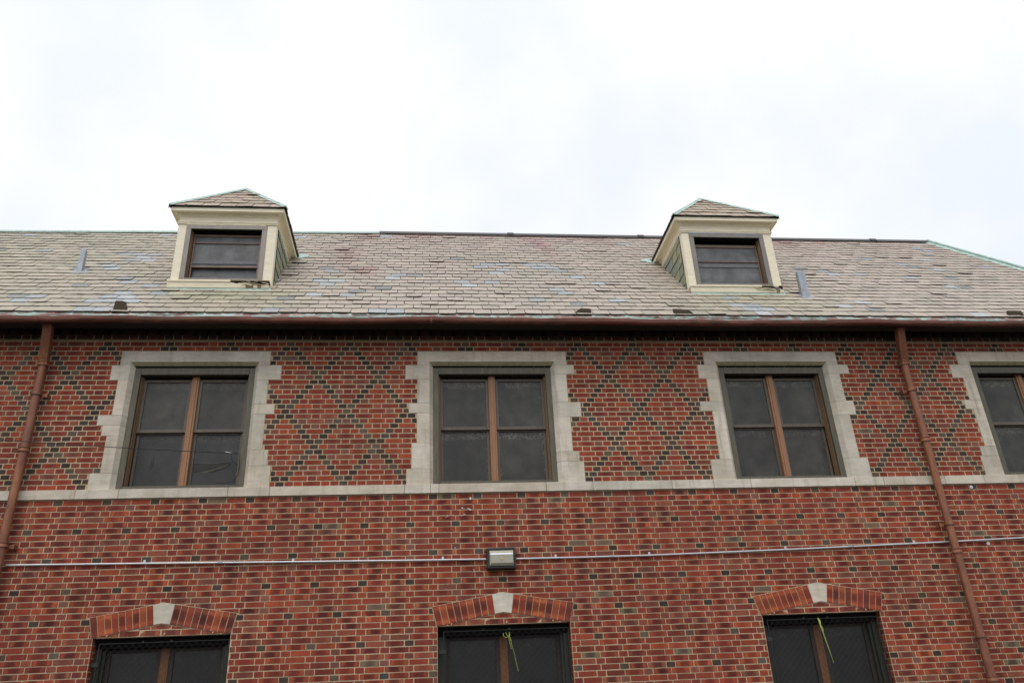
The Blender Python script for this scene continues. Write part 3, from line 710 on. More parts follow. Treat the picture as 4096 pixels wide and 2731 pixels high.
# ------------------------------------------------------------------ main roof
TS = 1.0355; AN = math.atan(TS); CA, SA = math.cos(AN), math.sin(AN)
def RP(x, s, n=0.): return (x, -.47 + s * CA - n * SA, ZE0 + s * SA + n * CA)
SR = (2.67 + .47) / CA                   # slope length to the ridge
HX1, HY1 = 9.30, 2.67; HXS = .357        # hip line in plan
def hipx(s): return HX1 + (HY1 - (-.47 + s * CA)) * HXS
BLUE = [(-5.76, 2.94), (-4.49, 2.82), (-4.3, 2.83), (-4.08, 2.8), (-4.22, 2.64), (-4.32, 2.48), (-4.13, 2.49), (-4.51, 2.16), (-4.4, 2.02), (-4.12, 1.53), (-4.03, 1.37), (-3.62, 1.07), (-4.83, 0.69), (-5.12, 0.53), (-3.94, 0.87), (-4.05, 0.7), (-3.46, 0.74), (-4.15, 0.53), (-3.77, 0.57), (-4.05, 0.37), (-3.65, 0.39), (-4.14, 0.2), (-4.06, 0.04), (-3.86, 0.06), (-2.04, 0.09), (-4.3, 4.16), (-6.36, 3.91), (-1.6, 1.49), (-2.18, 4.1), (-1.6, 0.75), (0.78, 2.46), (0.99, 2.47), (0.67, 2.31), (1.42, 2.47), (1.64, 2.46), (1.53, 2.3), (1.74, 2.3), (1.86, 2.14), (0.98, 2.13), (0.88, 1.97), (2.07, 1.8), (-0.52, 1.79), (-0.65, 1.64), (0.33, 1.48), (0.76, 1.47), (0.44, 1.3), (2.31, 1.48), (1.65, 1.16), (1.75, 0.99), (1.33, 0.64), (-1.4, 1.48), (-1.5, 1.29), (-1.47, 1.97), (-1.18, 0.77), (-0.76, 0.11), (-0.54, 0.11), (-0.82, 4.28), (2.43, 0.63), (4.02, 0.79), (4.03, 0.45), (4.21, 0.44), (4.14, 0.29), (4.35, 0.29), (4.24, 0.13), (3.25, 3.96), (7.38, 3.18), (8.4, 3.17), (7.78, 2.83), (6.28, 2.37), (6.35, 2.19), (6.76, 2.21), (7.46, 2.03), (9.12, 2.72), (7.72, 1.41), (6.0, 0.59), (7.35, 0.12), (8.88, 4.02), (8.78, 3.84), (8.19, 2.53), (5.67, 0.45), (-7.5, 2.1), (-8.1, 1.2), (-6.9, .9)]
KS = .87
def scol(x, s):
    base = [(188, 177, 163), (184, 173, 159), (191, 179, 165), (178, 169, 156), (186, 176, 160)][int(R() * 5)]
    b = list(A(base, KS * U(.93, 1.06)))
    # lichen-greener on the left and below the dormers, pinker in the middle and right
    gr = max(0, min(1, (-2.2 - x) / 3)) * .55
    for dx in (-2.75, 4.3):
        gr = max(gr, math.exp(-((x - dx - .2) / .9) ** 2) * math.exp(-((s - .65) / .55) ** 2) * 1.0)
    b[0] *= 1 - .08 * gr; b[2] *= 1 - .13 * gr
    pk = max(0, min(1, (s - 1.6) / 3)) * max(0, min(1, (x + 2) / 1.5)) * .8
    b[1] *= 1 - .055 * pk; b[2] *= 1 - .04 * pk
    # purple rust runs below the ridge
    for (px, w_, top, ln) in ((-1.15, .2, 4.5, 1.1), (-1.3, .16, 3.2, 1.5), (-.2, .3, 4.4, .6), (.95, .12, 4.5, .7), (1.8, .25, 4.5, .8), (1.9, .12, 3.9, 1.6), (2.4, .15, 4.5, .5), (2.95, .25, 4.4, .7), (5.9, .5, 4.5, .5), (6.4, .25, 4.4, .7), (7.1, .2, 4.5, .7), (-.95, .15, 2., .6)):
        q = math.exp(-((x - px) / w_) ** 2) * max(0, min(1, 1 - (top - s) / ln)) * (1 if s < top + .1 else 0) * .8
        b[0] *= 1 - .22 * q; b[1] *= 1 - .5 * q; b[2] *= 1 - .42 * q
    return b
def slate(mb, x0, x1, s0, s1, col, P, lift=.013, th=.009, clips=None, rough=1.):
    # polygon with chipped lower corners and a ragged lower edge
    k1, k2 = U(.006, .024) * rough, U(.006, .024) * rough
    if R() < .05: k1 = U(.03, .07)
    lo = [(x0 + k1, s0 + U(0, .003))]
    m_ = 3
    for i in range(1, m_): lo.append((x0 + (x1 - x0) * i / m_, s0 + U(-.003, .005) * rough))
    lo.append((x1 - k2, s0 + U(0, .003)))
    poly = lo + [(x1, s0 + k2 * U(.5, 1)), (x1 + U(-.001, .001), s1), (x0, s1), (x0, s0 + k1 * U(.5, 1))]
    if clips:
        for h in clips:
            poly = clip(poly, *h)
            if len(poly) < 3: return
    if area(poly) < 1e-3: return
    ll = lift + U(-.002, .004) + (U(.004, .012) if R() < .04 else 0); e = U(-.0025, .0025); xc = (x0 + x1) / 2
    nf = lambda p: ll * (1 - (p[1] - s0) / (s1 - s0)) + .0015 + e * (p[0] - xc) / (x1 - x0) * 2
    top = [P(p[0], p[1], nf(p) + th) for p in poly]; bot = [P(p[0], p[1], nf(p)) for p in poly]
    n = len(poly); C4 = tuple(col) + (1,)
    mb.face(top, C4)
    dk = tuple(v * .40 for v in col) + (1,)  # edges coloured darker to draw the shadow lines around each slate
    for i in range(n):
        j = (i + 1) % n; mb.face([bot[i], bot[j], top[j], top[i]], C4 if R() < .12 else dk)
rf = MB(); EXPO = .168; WS = .2175
s0 = .2015 - EXPO; k = 0
def srx(x): return SR - .36 * max(0, min(1, (-.9 - x) / 6.2))
while s0 < SR - .05:
    x = BX - .1 + (WS / 2 if k % 2 else 0) + U(-.018, .018)
    drift = .004 * math.sin(k * 1.7)
    hl = (1, 0, 0)
    xg, nj = x, 0; e0_ = 0.
    while x < hipx(s0) + .2:
        e1_ = U(-.006, .006); wd = WS + e1_ - e0_; e0_ = e1_
        g_ = U(.005, .009)
        cl = None
        if x + wd > hipx(s0 + EXPO) - .1:
            # hip clip: x <= hipx(s)
            a_, b_ = 1., CA * HXS; cl = [(a_, b_, HX1 + (HY1 + .47) * HXS)]
        jit = U(-.005, .005) + drift
        xc, sc_ = x + wd / 2, s0 + EXPO / 2
        col = scol(xc, s0)
        blue = any(abs(xc - bx) < wd * .5 and abs(sc_ - .0 - bs_) < EXPO * .5 for bx, bs_ in BLUE)
        if blue: col = A([(176, 181, 183), (184, 188, 189), (167, 171, 171)][int(R() * 3)], KS * U(.95, 1.1)); 
        elif R() < .012: col = A((150, 150, 146), KS)
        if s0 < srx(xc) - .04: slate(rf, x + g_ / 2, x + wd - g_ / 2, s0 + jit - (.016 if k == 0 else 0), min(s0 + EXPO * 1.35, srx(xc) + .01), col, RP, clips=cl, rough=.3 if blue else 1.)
        x += wd
    s0 += EXPO; k += 1
# underlay, back slope, hip end
ex = lambda s: hipx(s)
XK = [BX, -7.1, -.9, HX1]; rg = [RP(x, srx(x), 0) for x in XK]
rf.face([RP(BX, .045, -.004), RP(ex(0), .045, -.004), RP(ex(SR), SR, -.004), RP(-.9, SR, -.004), RP(-7.1, srx(-7.1), -.004), RP(BX, srx(BX), -.004)], m=1)
rz = ZE0 + SR * SA
for i in range(3):
    xa_, xb_ = XK[i], XK[i + 1] if i < 2 else hipx(0)
    rf.face([rg[i], rg[i + 1], (xb_, 5.81, ZE0)], m=2); rf.face([rg[i], (xb_, 5.81, ZE0), (xa_, 5.81, ZE0)], m=2)
rf.face([(HX1, 2.67, rz), (hipx(0), -.47, ZE0), (hipx(0), 5.81, ZE0)], m=2)
rf.face([(BX, -.425, ZE0 - .01), (hipx(0), -.425, ZE0 - .01), (hipx(0), 5.81, ZE0 - .01), (BX, 5.81, ZE0 - .01)], m=1)
roof = rf.build('roof', [M_slate, M_under, M_slate2], bld)
# ridge: verdigris roll at the left, dark metal cap at the right
rc = MB()
def ridgeprof(h, w_): return [(-w_, -h * .9), (-w_ * .5, h * .1), (-.014, h * .45), (-.012, h), (.012, h), (.014, h * .45), (w_ * .5, h * .1), (w_, -h * .9), (0, -h * .6)]
for i in range(12):
    xa_, xb_ = BX + (BX * -1 - .89) * i / 12, BX + (BX * -1 - .89) * (i + 1) / 12; P0 = lambda t: RP(t, srx(t), 0)
    rc.extrude(ridgeprof(.03, .055), xa_, xb_, lambda u, v, t: (t, P0(t)[1] + u, P0(t)[2] + .018 + v), caps=i in (0, 11))
rc.build('ridge_cap', M_verd, bld)['label'] = 'thin green copper ridge at the left'
rc = MB()
rc.extrude([(-.075, -.058), (-.075, -.045), (-.045, -.005), (-.038, .008), (-.026, .018), (.026, .018), (.075, -.045), (.075, -.058)], -.89, HX1 + .02, lambda u, v, t: (t, 2.67 + u, rz + .035 + v))
ro_ = rc.build('ridge_cap', M_ridge, bld); ro_['label'] = 'dark metal ridge cap at the right'
for xj in (1.41, 3.78, 8.22):
    q = MB(); q.extrude([(-.086, -.068), (-.086, -.045), (-.055, .002), (-.046, .016), (-.03, .027), (.03, .027), (.085, -.045), (.085, -.066)], xj - .055, xj + .055, lambda u, v, t: (t, 2.67 + u, rz + .036 + v)); q.build('ridge_coupling', M_guard, ro_)
hp = MB(); a = Vector(RP(HX1 + .0, SR, .02)); b = Vector(RP(hipx(0), 0, .02)); dirv = (b - a).normalized()
nrm = Vector((0, -SA, CA)); side = dirv.cross(nrm).normalized()
for (o1, o2, h1, h2) in ((-.085, -.03, .0, .02), (-.03, .03, .02, .03), (.03, .06, .03, -.03)):
    sg = -1 if side.x > 0 else 1
    hp.face([a + side * o1 * -sg + nrm * h1, a + side * o2 * -sg + nrm * h2, b + side * o2 * -sg + nrm * h2, b + side * o1 * -sg + nrm * h1])
hp.tube([a + nrm * .035, b + nrm * .035], .022, 8)
hp.build('hip_flashing', M_verd, bld)

# ------------------------------------------------------------------ dormers
def yroof(z): return -.33 + (z - 2.164) / TS
def dormer(xc, hw, num):
    xl, xr, yf = xc - hw, xc + hw, .25
    ZBt, ZC = 2.75, 3.83
    bd = MB(); pw = .108; pr = .125
    # front posts, frieze, body behind
    bd.box(xl, xl + pw, yf, yf + .1, ZBt + .0, 3.8, b=.003); bd.box(xr - pr, xr, yf, yf + .1, ZBt + .0, 3.8, b=.003)
    bd.box(xl, xr, yf - .001, yf + .1, 3.8, 4.0, b=.002)
    bd.box(xl + pw, xr - pr, yf + .004, yf + .1, 3.775, 3.8)
    o = bd.build('dormer', M_cream, bld)
    # cornice round three sides
    cn = MB()
    def ush(prof):
        for i in range(len(prof) - 1):
            (d0, z0), (d1, z1) = prof[i], prof[i + 1]
            cn.face([(xl - d0, yf - d0, z0), (xr + d0, yf - d0, z0), (xr + d1, yf - d1, z1), (xl - d1, yf - d1, z1)])
            for s_, X in ((-1, xl), (1, xr)):
                yb0 = min(yroof(z0) + .12, 1.7)
                cn.face([(X + s_ * d0, yf - d0, z0), (X + s_ * d1, yf - d1, z1), (X + s_ * d1, yb0, z1), (X + s_ * d0, yb0, z0)])
    ush([(.004, 3.782), (.012, 3.786), (.018, 3.796), (.012, 3.806), (.022, 3.812), (.022, 3.818), (.002, 3.821), (.002, 3.908), (.010, 3.911), (.014, 3.930), (.022, 3.934), (.030, 3.936), (.036, 3.950), (.088, 3.953), (.088, 3.945), (.101, 3.945), (.101, 4.005), (.0, 4.006)])
    cn.build('cornice', M_cream, o)
    # cheeks: slate-hung sides
    for s_, X in ((-1, xl), (1, xr)):
        ck = MB()
        ya = yf + .1; tri = [(ya, yroof_z(ya)), (ya, 3.79), (yroof(3.79) + .1, 3.79)]
        ck.face([(X - s_ * .006, p[0], p[1]) for p in tri], A((60, 60, 52)), m=1)
        clips = [line((ya, 0), (ya, 1), (9, 0)), line((0, 3.785), (1, 3.785), (0, 0)), line((ya, yroof_z(ya)), (2, yroof_z(2)), (0, 9))]
        z = yroof_z(ya) - .06; kk = 0
        while z < 3.79:
            y_ = ya - .05 - (.11 if kk % 2 else 0)
            while y_ < 1.7:
                cc = A([(150, 154, 128), (140, 148, 130), (158, 156, 124), (148, 158, 148)][int(R() * 4)], .85 * U(.9, 1.1))
                P = lambda a_, b_, n_, X=X, S=s_: (X + S * n_, a_, b_)
                slate(ck, y_ + .002, y_ + .218, z, z + .24, cc, P, .012, .006, clips); y_ += .22
            z += .175; kk += 1
        # cream corner return of the post
        ck.box(min(X, X + s_ * .002), max(X, X + s_ * .002), yf + .0, yf + .1, 2.8, 3.8, m=2)
        ck.build('cheek', [M_slate, M_under, M_cream], o)
    # pyramid roof with hips and ridge running back
    rr = MB(); d = .122; zE = 4.006; x0, x1, y0 = xl - d, xr + d, yf - d; ax, ay, az = xc, .97, 4.9
    Bk = yroof(az) + .05
    def plane(o_, ux, P0):               # returns mapping (u,v,n) for a slope through eave point o_, eave dir ux, apex P0
        o_ = Vector(o_); ux = Vector(ux).normalized(); vv = Vector(P0) - o_; vv -= ux * vv.dot(ux); L_ = vv.length; vv.normalize(); nn = ux.cross(vv)
        if nn.z < 0: nn = -nn
        return (lambda u, v, n: tuple(o_ + ux * u + vv * v + nn * n)), L_
    Pf, Lf = plane((x0, y0, zE), (1, 0, 0), (ax, ay, az)); wdt = x1 - x0
    def fill(P, clips, umax, vmax, ex_, ws):
        v = .0; k = 0
        while v < vmax:
            u = -.25 - (ws / 2 if k % 2 else 0)
            while u < umax + .2:
                cc = A([(186, 168, 148), (178, 162, 144), (190, 176, 156)][int(R() * 3)], KS * U(.9, 1.05))
                if num and R() < .02: cc = A((176, 182, 186), KS)
                slate(rr, u + .004, u + ws - .004, v, min(v + ex_ * 1.4, vmax + .05), cc, P, .013 if k else .004, .0075, clips); u += ws
            v += ex_; k += 1
    fill(Pf, [line((0, 0), (wdt / 2, Lf), (wdt / 2, 0)), line((wdt, 0), (wdt / 2, Lf), (wdt / 2, 0))], wdt, Lf, .19, .225)
    for s_, X in ((-1, x0), (1, x1)):
        Ps, Ls = plane((X, y0, zE), (0, 1, 0), (ax, ay, az)); ae = ay - y0
        # main roof line in this slope: from eave (yroof(zE)) to ridge (yroof(az))
        e0, e1 = yroof(zE) - y0 + .04, yroof(az) - y0 + .04
        fill(Ps, [line((0, 0), (ae, Ls), (9, 0)), line((e0, 0), (e1, Ls), (0, 9) if False else (0, 0.5))], 2.4, Ls, .18, .22)
        q = [(X, y0, zE - .004), (ax, ay, az - .004), (ax, Bk, az - .004), (X, yroof(zE) + .05, zE - .004)]; rr.face(q, m=1)
        # eave underside of the projecting slates
        rr.face([(X, y0, zE - .003), (X, yroof(zE) + .02, zE - .003), (xc + s_ * hw, yroof(zE) + .02, zE - .003), (xc + s_ * hw, y0, zE - .003)], m=1)
    rr.face([(x0, y0, zE - .004), (x1, y0, zE - .004), (ax, ay, az - .004)], m=1)
    rr.face([(x0, y0, zE - .003), (x1, y0, zE - .003), (x1, yf, zE - .003), (x0, yf, zE - .003)], m=1)
    rr.build('dormer_roof', [M_slate, M_under], o)
    for X in (x0, x1):
        fl = MB()
        a = Vector((X, y0, zE + .012)); b = Vector((ax, ay, az + .02)); t = (b - a).normalized(); s_ = 1 if X > xc else -1
        nf_ = Vector((0, -(az - zE), ay - y0)).normalized(); ns2 = Vector((s_ * (az - zE), 0, hw + d)).normalized()
        inf = t.cross(nf_).normalized(); inf = inf if inf.x * s_ < 0 else -inf
        ins = t.cross(ns2).normalized(); ins = ins if ins.y > 0 else -ins
        for off, nn in ((inf * .055, nf_), (ins * .055, ns2)):
            n_ = 5
            for k in range(n_):
                p = a + (b - a) * k / n_ - t * .0; q = a + (b - a) * (k + 1) / n_ + t * .01
                up = nn * (.014 + .001 * k)
                fl.face([p + up, q + up, q + off + up * .9, p + off + up * .9])
                fl.face([p + up * .3, p + up, p + off + up * .9, p + off + up * .2])
        fl.tube([a + Vector((0, 0, .012)), b + Vector((0, 0, .012))], .013, 6)
        fl.build('hip_flashing', M_verd, o)
    fl = MB()
    fl.tube([(ax, ay - .02, az + .012), (ax, Bk, az + .012)], .022, 8)
    fl.build('ridge_flashing', M_verd, o); fl = MB()
    # flashing below the sill, with uneven lip
    n_ = 14
    for k in range(n_):
        a_, b_ = xl - .01 + (xr - xl + .02) * k / n_, xl - .01 + (xr - xl + .02) * (k + 1) / n_; za, zb2 = U(-.003, .003), U(-.003, .003)
        fl.face([(a_, .195, yr(.195) + .03 + za), (b_, .195, yr(.195) + .03 + zb2), (b_, .175, yr(.175) + .022 + zb2), (a_, .175, yr(.175) + .022 + za)])
        fl.face([(a_, .195, yr(.195) + .03 + za), (b_, .195, yr(.195) + .03 + zb2), (b_, .22, 2.78), (a_, .22, 2.78)])
    fl.build('copper_flashing', M_verd, o); fl = MB()
    # flap of flashing where each eave meets the roof
    for s_, X in ((-1, x0), (1, x1)):
        fl = MB(); e = yroof(zE)
        fl.face([(X - s_ * .02, e - .12, zE - .085), (X + s_ * .19, e + .02, yr(e + .02) + .03), (X + s_ * .02, e + .10, yr(e + .1) + .05), (X - s_ * .03, e - .02, zE + .01)])
        fl.build('valley_flashing', M_verd, o)
    # sill, its rotten end
    sl = MB(); n_ = 26; dk = MB(); tr0 = .60 if num == 0 else .74
    for k in range(n_):
        a_, b_ = xl - .015 + (xr - xl) * k / n_, xl - .015 + (xr - xl) * (k + 1) / n_; t0, t1 = k / n_, (k + 1) / n_
        q0, q1 = max(0, (t0 - tr0) / (1 - tr0)), max(0, (t1 - tr0) / (1 - tr0)); h = U(0, .002)
        if t1 < tr0 + .04: sl.box(a_, b_ + .0005, yf - .075, yf + .06, 2.845 + h, 2.870 + h, b=.001)
        else:
            dk.box(a_, b_, yf - .05 + U(0, .01), yf + .02, 2.838 - .016 * q1, 2.866)
            if R() < .5: sl.box(a_, b_, yf - .068, yf - .03, 2.866 - U(0, .004), 2.872, m=1)
        ta, tb = 2.842 - .030 * q0 - (U(0, .012) if q0 else 0), 2.842 - .030 * q1 - (U(0, .012) if q1 else 0)
        sl.shared([(a_, yf - .05, 2.765), (b_, yf - .05, 2.765), (b_, yf - .062, tb), (a_, yf - .062, ta), (a_, yf, 2.765), (b_, yf, 2.765), (b_, yf - .02, tb), (a_, yf - .02, ta)],
                  [(0, 1, 2, 3), (0, 4, 5, 1), (3, 2, 6, 7)], m=1 if q0 and R() < .3 else 0)
    for k in range(8):                    # splinters of the rotten end
        l_ = U(.08, .2); a_ = xr - l_ - U(.0, .3); z_ = U(2.81, 2.835); sl.shared([(a_, yf - .068, z_ + .009), (a_ + l_, yf - .07, z_ - .014), (a_ + l_ * .9, yf - .074, z_ - .021), (a_, yf - .074, z_ + .001)], [(0, 1, 2, 3)], m=k % 2)
    so_ = sl.build('sill', [M_cream, M_bare], o)
    dk.build('rotten_gap', M_dark, o)
    # window casing
    wi = MB(); a, b = xl + pw, xr - pr; zb_, zt_ = 2.878, 3.775; fw_ = .066; yc = yf - .008
    wi.box(a, a + fw_, yc, yc + .02, zb_, zt_, b=.002); wi.box(b - fw_, b, yc, yc + .02, zb_, zt_, b=.002)
    wi.box(a + .001, b - .001, yc - .003, yc + .02, zt_ - .062, zt_ + .004, b=.002); wi.box(a + .001, b - .001, yc - .01, yc + .03, zb_ - .005, zb_ + .05, b=.002)
    wi.box(a + fw_ - .004, a + fw_, yc + .02, yf + .2, zb_ + .04, zt_ - .06); wi.box(b - fw_, b - fw_ + .004, yc + .02, yf + .2, zb_ + .04, zt_ - .06)
    wi.box(a + fw_, b - fw_, yc + .03, yf + .2, zb_ + .0, zb_ + .04)
    wi.build('window_frame', M_dcase, o)
    hb = MB(); hb.box(a + fw_, b - fw_, yc + .02, yf + .22, zt_ - .058, zt_ - .02); hb.box(a + fw_, b - fw_, yf + .225, yf + .24, zb_, zt_); hb.build('window_back', M_dark, o)
    for s_, X in ((1, a + fw_), (-1, b - fw_)):
        tk = MB()
        for (y_, w_) in ((yf + .05, .010), (yf + .075, .018)):
            p0, p1 = sorted((X, X + s_ * w_)); tk.box(p0, p1, y_, y_ + .01, zb_ + .04, zt_ - .06)
        tk.build('window_track', M_track, o)
    x0, x1 = a + fw_ + .022, b - fw_ - .022
    rails = [(3.685, .03), (3.555, .010), (3.18, .018)] if num == 0 else [(3.645, .045), (3.363, .011)]
    y_ = yf + .10; s = MB()
    s.box(x0, x0 + .02, y_, y_ + .02, zb_ + .04, rails[0][0] + .01); s.box(x1 - .02, x1, y_, y_ + .02, zb_ + .04, rails[0][0] + .01)
    for z_, t_ in rails: s.box(x0, x1, y_ - .004, y_ + .02, z_ - t_, z_, b=.001)
    s.build('sash', M_dsash, o)
    p = MB(); zz = [zb_ + .04] + [r_[0] for r_ in rails[::-1]]
    for k in range(len(zz) - 1):
        X0, X1, Z0, Z1 = x0 + .018, x1 - .018, zz[k], zz[k + 1]
        back = (num == 0 and k == 0); Y = y_ + (.05 if back else .012)
        p.face([(X0, Y, Z0), (X1, Y, Z0), (X1, Y, Z1), (X0, Y, Z1)], A((92, 94, 94), .85) + (.1,), [(0, 0), (1, 0), (1, 1), (0, 1)])
        p.face([(X0, Y + .003, Z0), (X1, Y + .003, Z0), (X1, Y + .003, Z1), (X0, Y + .003, Z1)], A((70, 72, 74), .8) + (0,))
    p.build('window_pane', M_pane, o)
    # faint inner rails behind the screen
    s = MB(); zr = 3.27 if num == 0 else 3.315
    s.box(x0 + .02, x1 - .02, y_ + .002, y_ + .010, zr - .05, zr, b=.001); s.build('screen_rail', flat('screen_rail_metal', A((108, 110, 112), .9), .5), o)
    # ragged sealant along the casing top
    pe = MB(); x = a
    while x < b - .03:
        l_ = U(.03, .09); h1, h2 = U(.004, .016), U(.004, .016); pe.shared([(x, yc - .006, zt_ - .002), (x + l_, yc - .006, zt_ - .002), (x + l_, yc - .006, zt_ + h2), (x + l_ / 2, yc - .008, zt_ + max(h1, h2)), (x, yc - .006, zt_ + h1)], [(0, 1, 2, 3, 4)]); x += l_
    pe.build('peeling_sealant', M_zinc if num else M_cream, o)
    tag(o, ['left cream dormer with slate hipped roof and rotting sill', 'right cream dormer nearer the hip end of the roof'][num])
def yroof_z(y): return 2.164 + (y + .33) * TS
yr = yroof_z
dormer(-2.80, .655, 0)
dormer(4.31, .68, 1)

# ------------------------------------------------------------------ roof vents (open zinc channels) and their flashing
def vent(x, y, top, w_, num):
    zb_ = yr(y); q = MB()
    q.box(x - w_ / 2, x + w_ / 2, y - .03, y - .024, zb_ - .03, top, b=.001)
    q.box(x - w_ / 2, x - w_ / 2 + .005, y - .024, y + .04, zb_, top - .01); q.box(x + w_ / 2 - .005, x + w_ / 2, y - .024, y + .04, zb_, top - .02)
    if num: q.tube([(x + .012, y - .032, zb_ - .02), (x + .012, y - .032, top)], .004, 5)
    o = q.build('roof_vent', M_zinc, bld)
    f = MB(); f.face([(x - .1, y - .1, yr(y - .1) + .028), (x + .12, y - .1, yr(y - .1) + .028), (x + .09, y + .05, yr(y + .05) + .03), (x - .08, y + .05, yr(y + .05) + .03)]); f.build('flashing', M_zinc, o)
    o['label'] = ['thin grey vent standing on the roof left of the dormers', 'rusty bluish vent standing on the roof beside the right dormer'][num]
vent(-4.862, .785, 3.70, .062, 0); vent(5.262, .16, 3.09, .108, 1)

# ------------------------------------------------------------------ downspouts
def downspout(x, num):
    y = -.10; q = MB()
    # square head leading down from the gutter
    pts = [(-.30, 1.94), (-.27, 1.895), (-.125, 1.58), (-.1, 1.53), (-.1, 1.5)]
    w_, t_ = .051, .04
    for i in range(len(pts) - 1):
        (ya, za), (yb, zb_) = pts[i], pts[i + 1]
        vs = []
        for (yy, z2) in ((ya, za), (yb, zb_)):
            hx_ = (.055 if x < 0 else -.062) * max(0, (z2 - 1.53) / .4)
            for sx_, sy_ in ((-1, -1), (1, -1), (1, 1), (-1, 1)): vs.append((x + hx_ + sx_ * w_, yy + sy_ * t_, z2))
        q.shared(vs, [(0, 1, 5, 4), (1, 2, 6, 5), (2, 3, 7, 6), (3, 0, 4, 7)])
    zs = [1.52 - .2 * i for i in range(31)]
    q.tube([(x + .002 * math.sin(z * 3), y, z) for z in zs if z > GZ], .0465, 14)
    o = q.build('downspout', M_pipe, bld)
    def collar(z, h=.05, r=.06):
        m = MB(); m.tube([(x, y, z), (x, y, z - h * .35), (x, y, z - h * .36), (x, y, z - h)], [r * .93, r * .93, r, r], 16); m.tube([(x, y, z + .008), (x, y, z - .004)], r * 1.02, 16); m.build('pipe_collar', M_pipe, o)
    for z in (1.545, .475) + ((-.60,) if num == 0 else (-.935,)) + (-2.36, -3.7): collar(z)
    for z, s_ in ((1.165, 1 if num == 0 else -1), (-.6 if num else -.6, 1 if num == 0 else -1), (-1.9, 1)):
        m = MB(); m.tube([(x, y, z), (x, y, z - .045)], .0555, 16); m.tube([(x, y, z - .045), (x, y, z - .05)], .057, 16, m=1)
        m.box(min(x, x + s_ * .115), max(x, x + s_ * .115), -.075, -.06, z - .055, z - .018); m.box(min(x + s_ * .09, x + s_ * .115), max(x + s_ * .09, x + s_ * .115), -.079, -.001, z - .06, z - .012)
        m.build('pipe_bracket', [M_pipe, M_black], o)
    o['label'] = ['brown downspout left of the torn-screen window', 'brown downspout between the two upper windows at the right'][num]
downspout(-4.635, 0); downspout(6.285, 1)

# ------------------------------------------------------------------ conduit in two runs, either side of the wall light
def conduit(pts, clips, coup, label):
    q = MB(); q.tube([(x, -.024, z) for x, z in pts], .0115, 10)
    o = q.build('conduit', M_cond, None, (pts[0][0], 0, pts[0][1])); tag(o, label, 'conduit', 'metal conduit runs across the wall')
    import bisect
    zf = lambda X: next((z0 + (z1 - z0) * (X - x0) / (x1 - x0) for (x0, z0), (x1, z1) in zip(pts, pts[1:]) if x0 <= X <= x1), pts[-1][1])
    for X in clips:
        m = MB(); z = zf(X); m.tube([(X - .012, -.024, z), (X + .012, -.024, z)], .0145, 10); m.box(X - .013, X + .013, -.012, -.004, z + .008, z + .042, b=.003); m.tube([(X, -.016, z + .03), (X, -.008, z + .03)], .006, 8)
        m.build('conduit_clip', M_cond, o)
    for X in coup:
        m = MB(); z = zf(X); m.tube([(X - .03, -.024, z), (X + .03, -.024, z)], .0155, 10); m.build('conduit_coupling', M_zinc, o)
conduit([(-4.59, -.822), (-3.1, -.842), (-1.75, -.863), (-.4, -.882), (.6, -.893)], [-3.16, -1.56, .11], [-2.35], 'silver conduit from the left downspout to the wall light')
conduit([(.95, -.897), (1.8, -.9), (2.52, -.898), (4.36, -.871), (6.22, -.832), (7.25, -.805), (9.9, -.76)], [1.41, 2.52, 4.19, 5.83, 7.6], [2.06, 5.0], 'silver conduit running right from the wall light behind the right downspout')

# ------------------------------------------------------------------ wall light
LX, LZ = .772, -.9
wl = MB(); x0, x1, z0, z1 = LX - .163, LX + .163, LZ - .115, LZ + .118
wl.extrude([(-.004, z0), (-.10, z0), (-.105, z0 + .01), (-.105, z0 + .02), (-.004, z0 + .02)], x0, x1, lambda u, v, t: (t, u, v))
wl.extrude([(-.004, z1), (-.095, z1), (-.105, z1 - .008), (-.105, z1 - .024), (-.004, z1 - .024)], x0, x1, lambda u, v, t: (t, u, v))
wl.box(x0, x0 + .022, -.105, -.004, z0 + .018, z1 - .02, b=.003); wl.box(x1 - .022, x1, -.105, -.004, z0 + .018, z1 - .02, b=.003)
wl.box(x0, x1, -.03, -.004, z0, z1)
wl.box(x0 - .018, x0 + .01, -.05, -.02, z1 - .035, z1 - .01, b=.003); wl.box(x0 - .014, x0 + .01, -.05, -.02, z0 + .01, z0 + .03, b=.003)
wlo = wl.build('wall_light', M_bronze, None, (LX, 0, LZ))
tag(wlo, 'dark boxy flood light with a glass lens, bolted to the brick wall between the conduits', 'wall light')
M_lens = flat('frosted_lens', A((160, 158, 142), 1.3), .18, 0, .8, 12, .94, 1.05, None, .02)
M_refl = flat('lens_highlight', A((205, 208, 214), 1.25), .12, .2, .8, 12, .96, 1.04, None, .02)
ln = MB(); a, b = x0 + .025, x1 - .025; zt, zm, zb_ = z1 - .03, LZ + .035, z0 + .03
ln.face([(a, -.098, zt), (b, -.098, zt), (b - .008, -.135, zm + .016), (a + .01, -.135, zm + .016)])
ln.face([(a + .01, -.135, zm + .016), (b - .008, -.135, zm + .016), (b - .008, -.14, zm), (a + .012, -.14, zm)], m=1)
ln.face([(a + .012, -.14, zm), (b - .008, -.14, zm), (b - .008, -.128, zb_ + .028), (a + .018, -.128, zb_ + .028)])
ln.face([(a + .018, -.128, zb_ + .028), (b - .008, -.128, zb_ + .028), (b, -.1, zb_), (a, -.1, zb_)])
ln.face([(a, -.098, zt), (a + .01, -.135, zm + .016), (a + .012, -.14, zm), (a + .018, -.128, zb_ + .028), (a, -.1, zb_)])
ln.face([(b, -.098, zt), (b - .008, -.135, zm + .016), (b - .008, -.14, zm), (b - .008, -.128, zb_ + .028), (b, -.1, zb_)])
ln.build('lens', [M_lens, M_refl], wlo)
bl = MB()
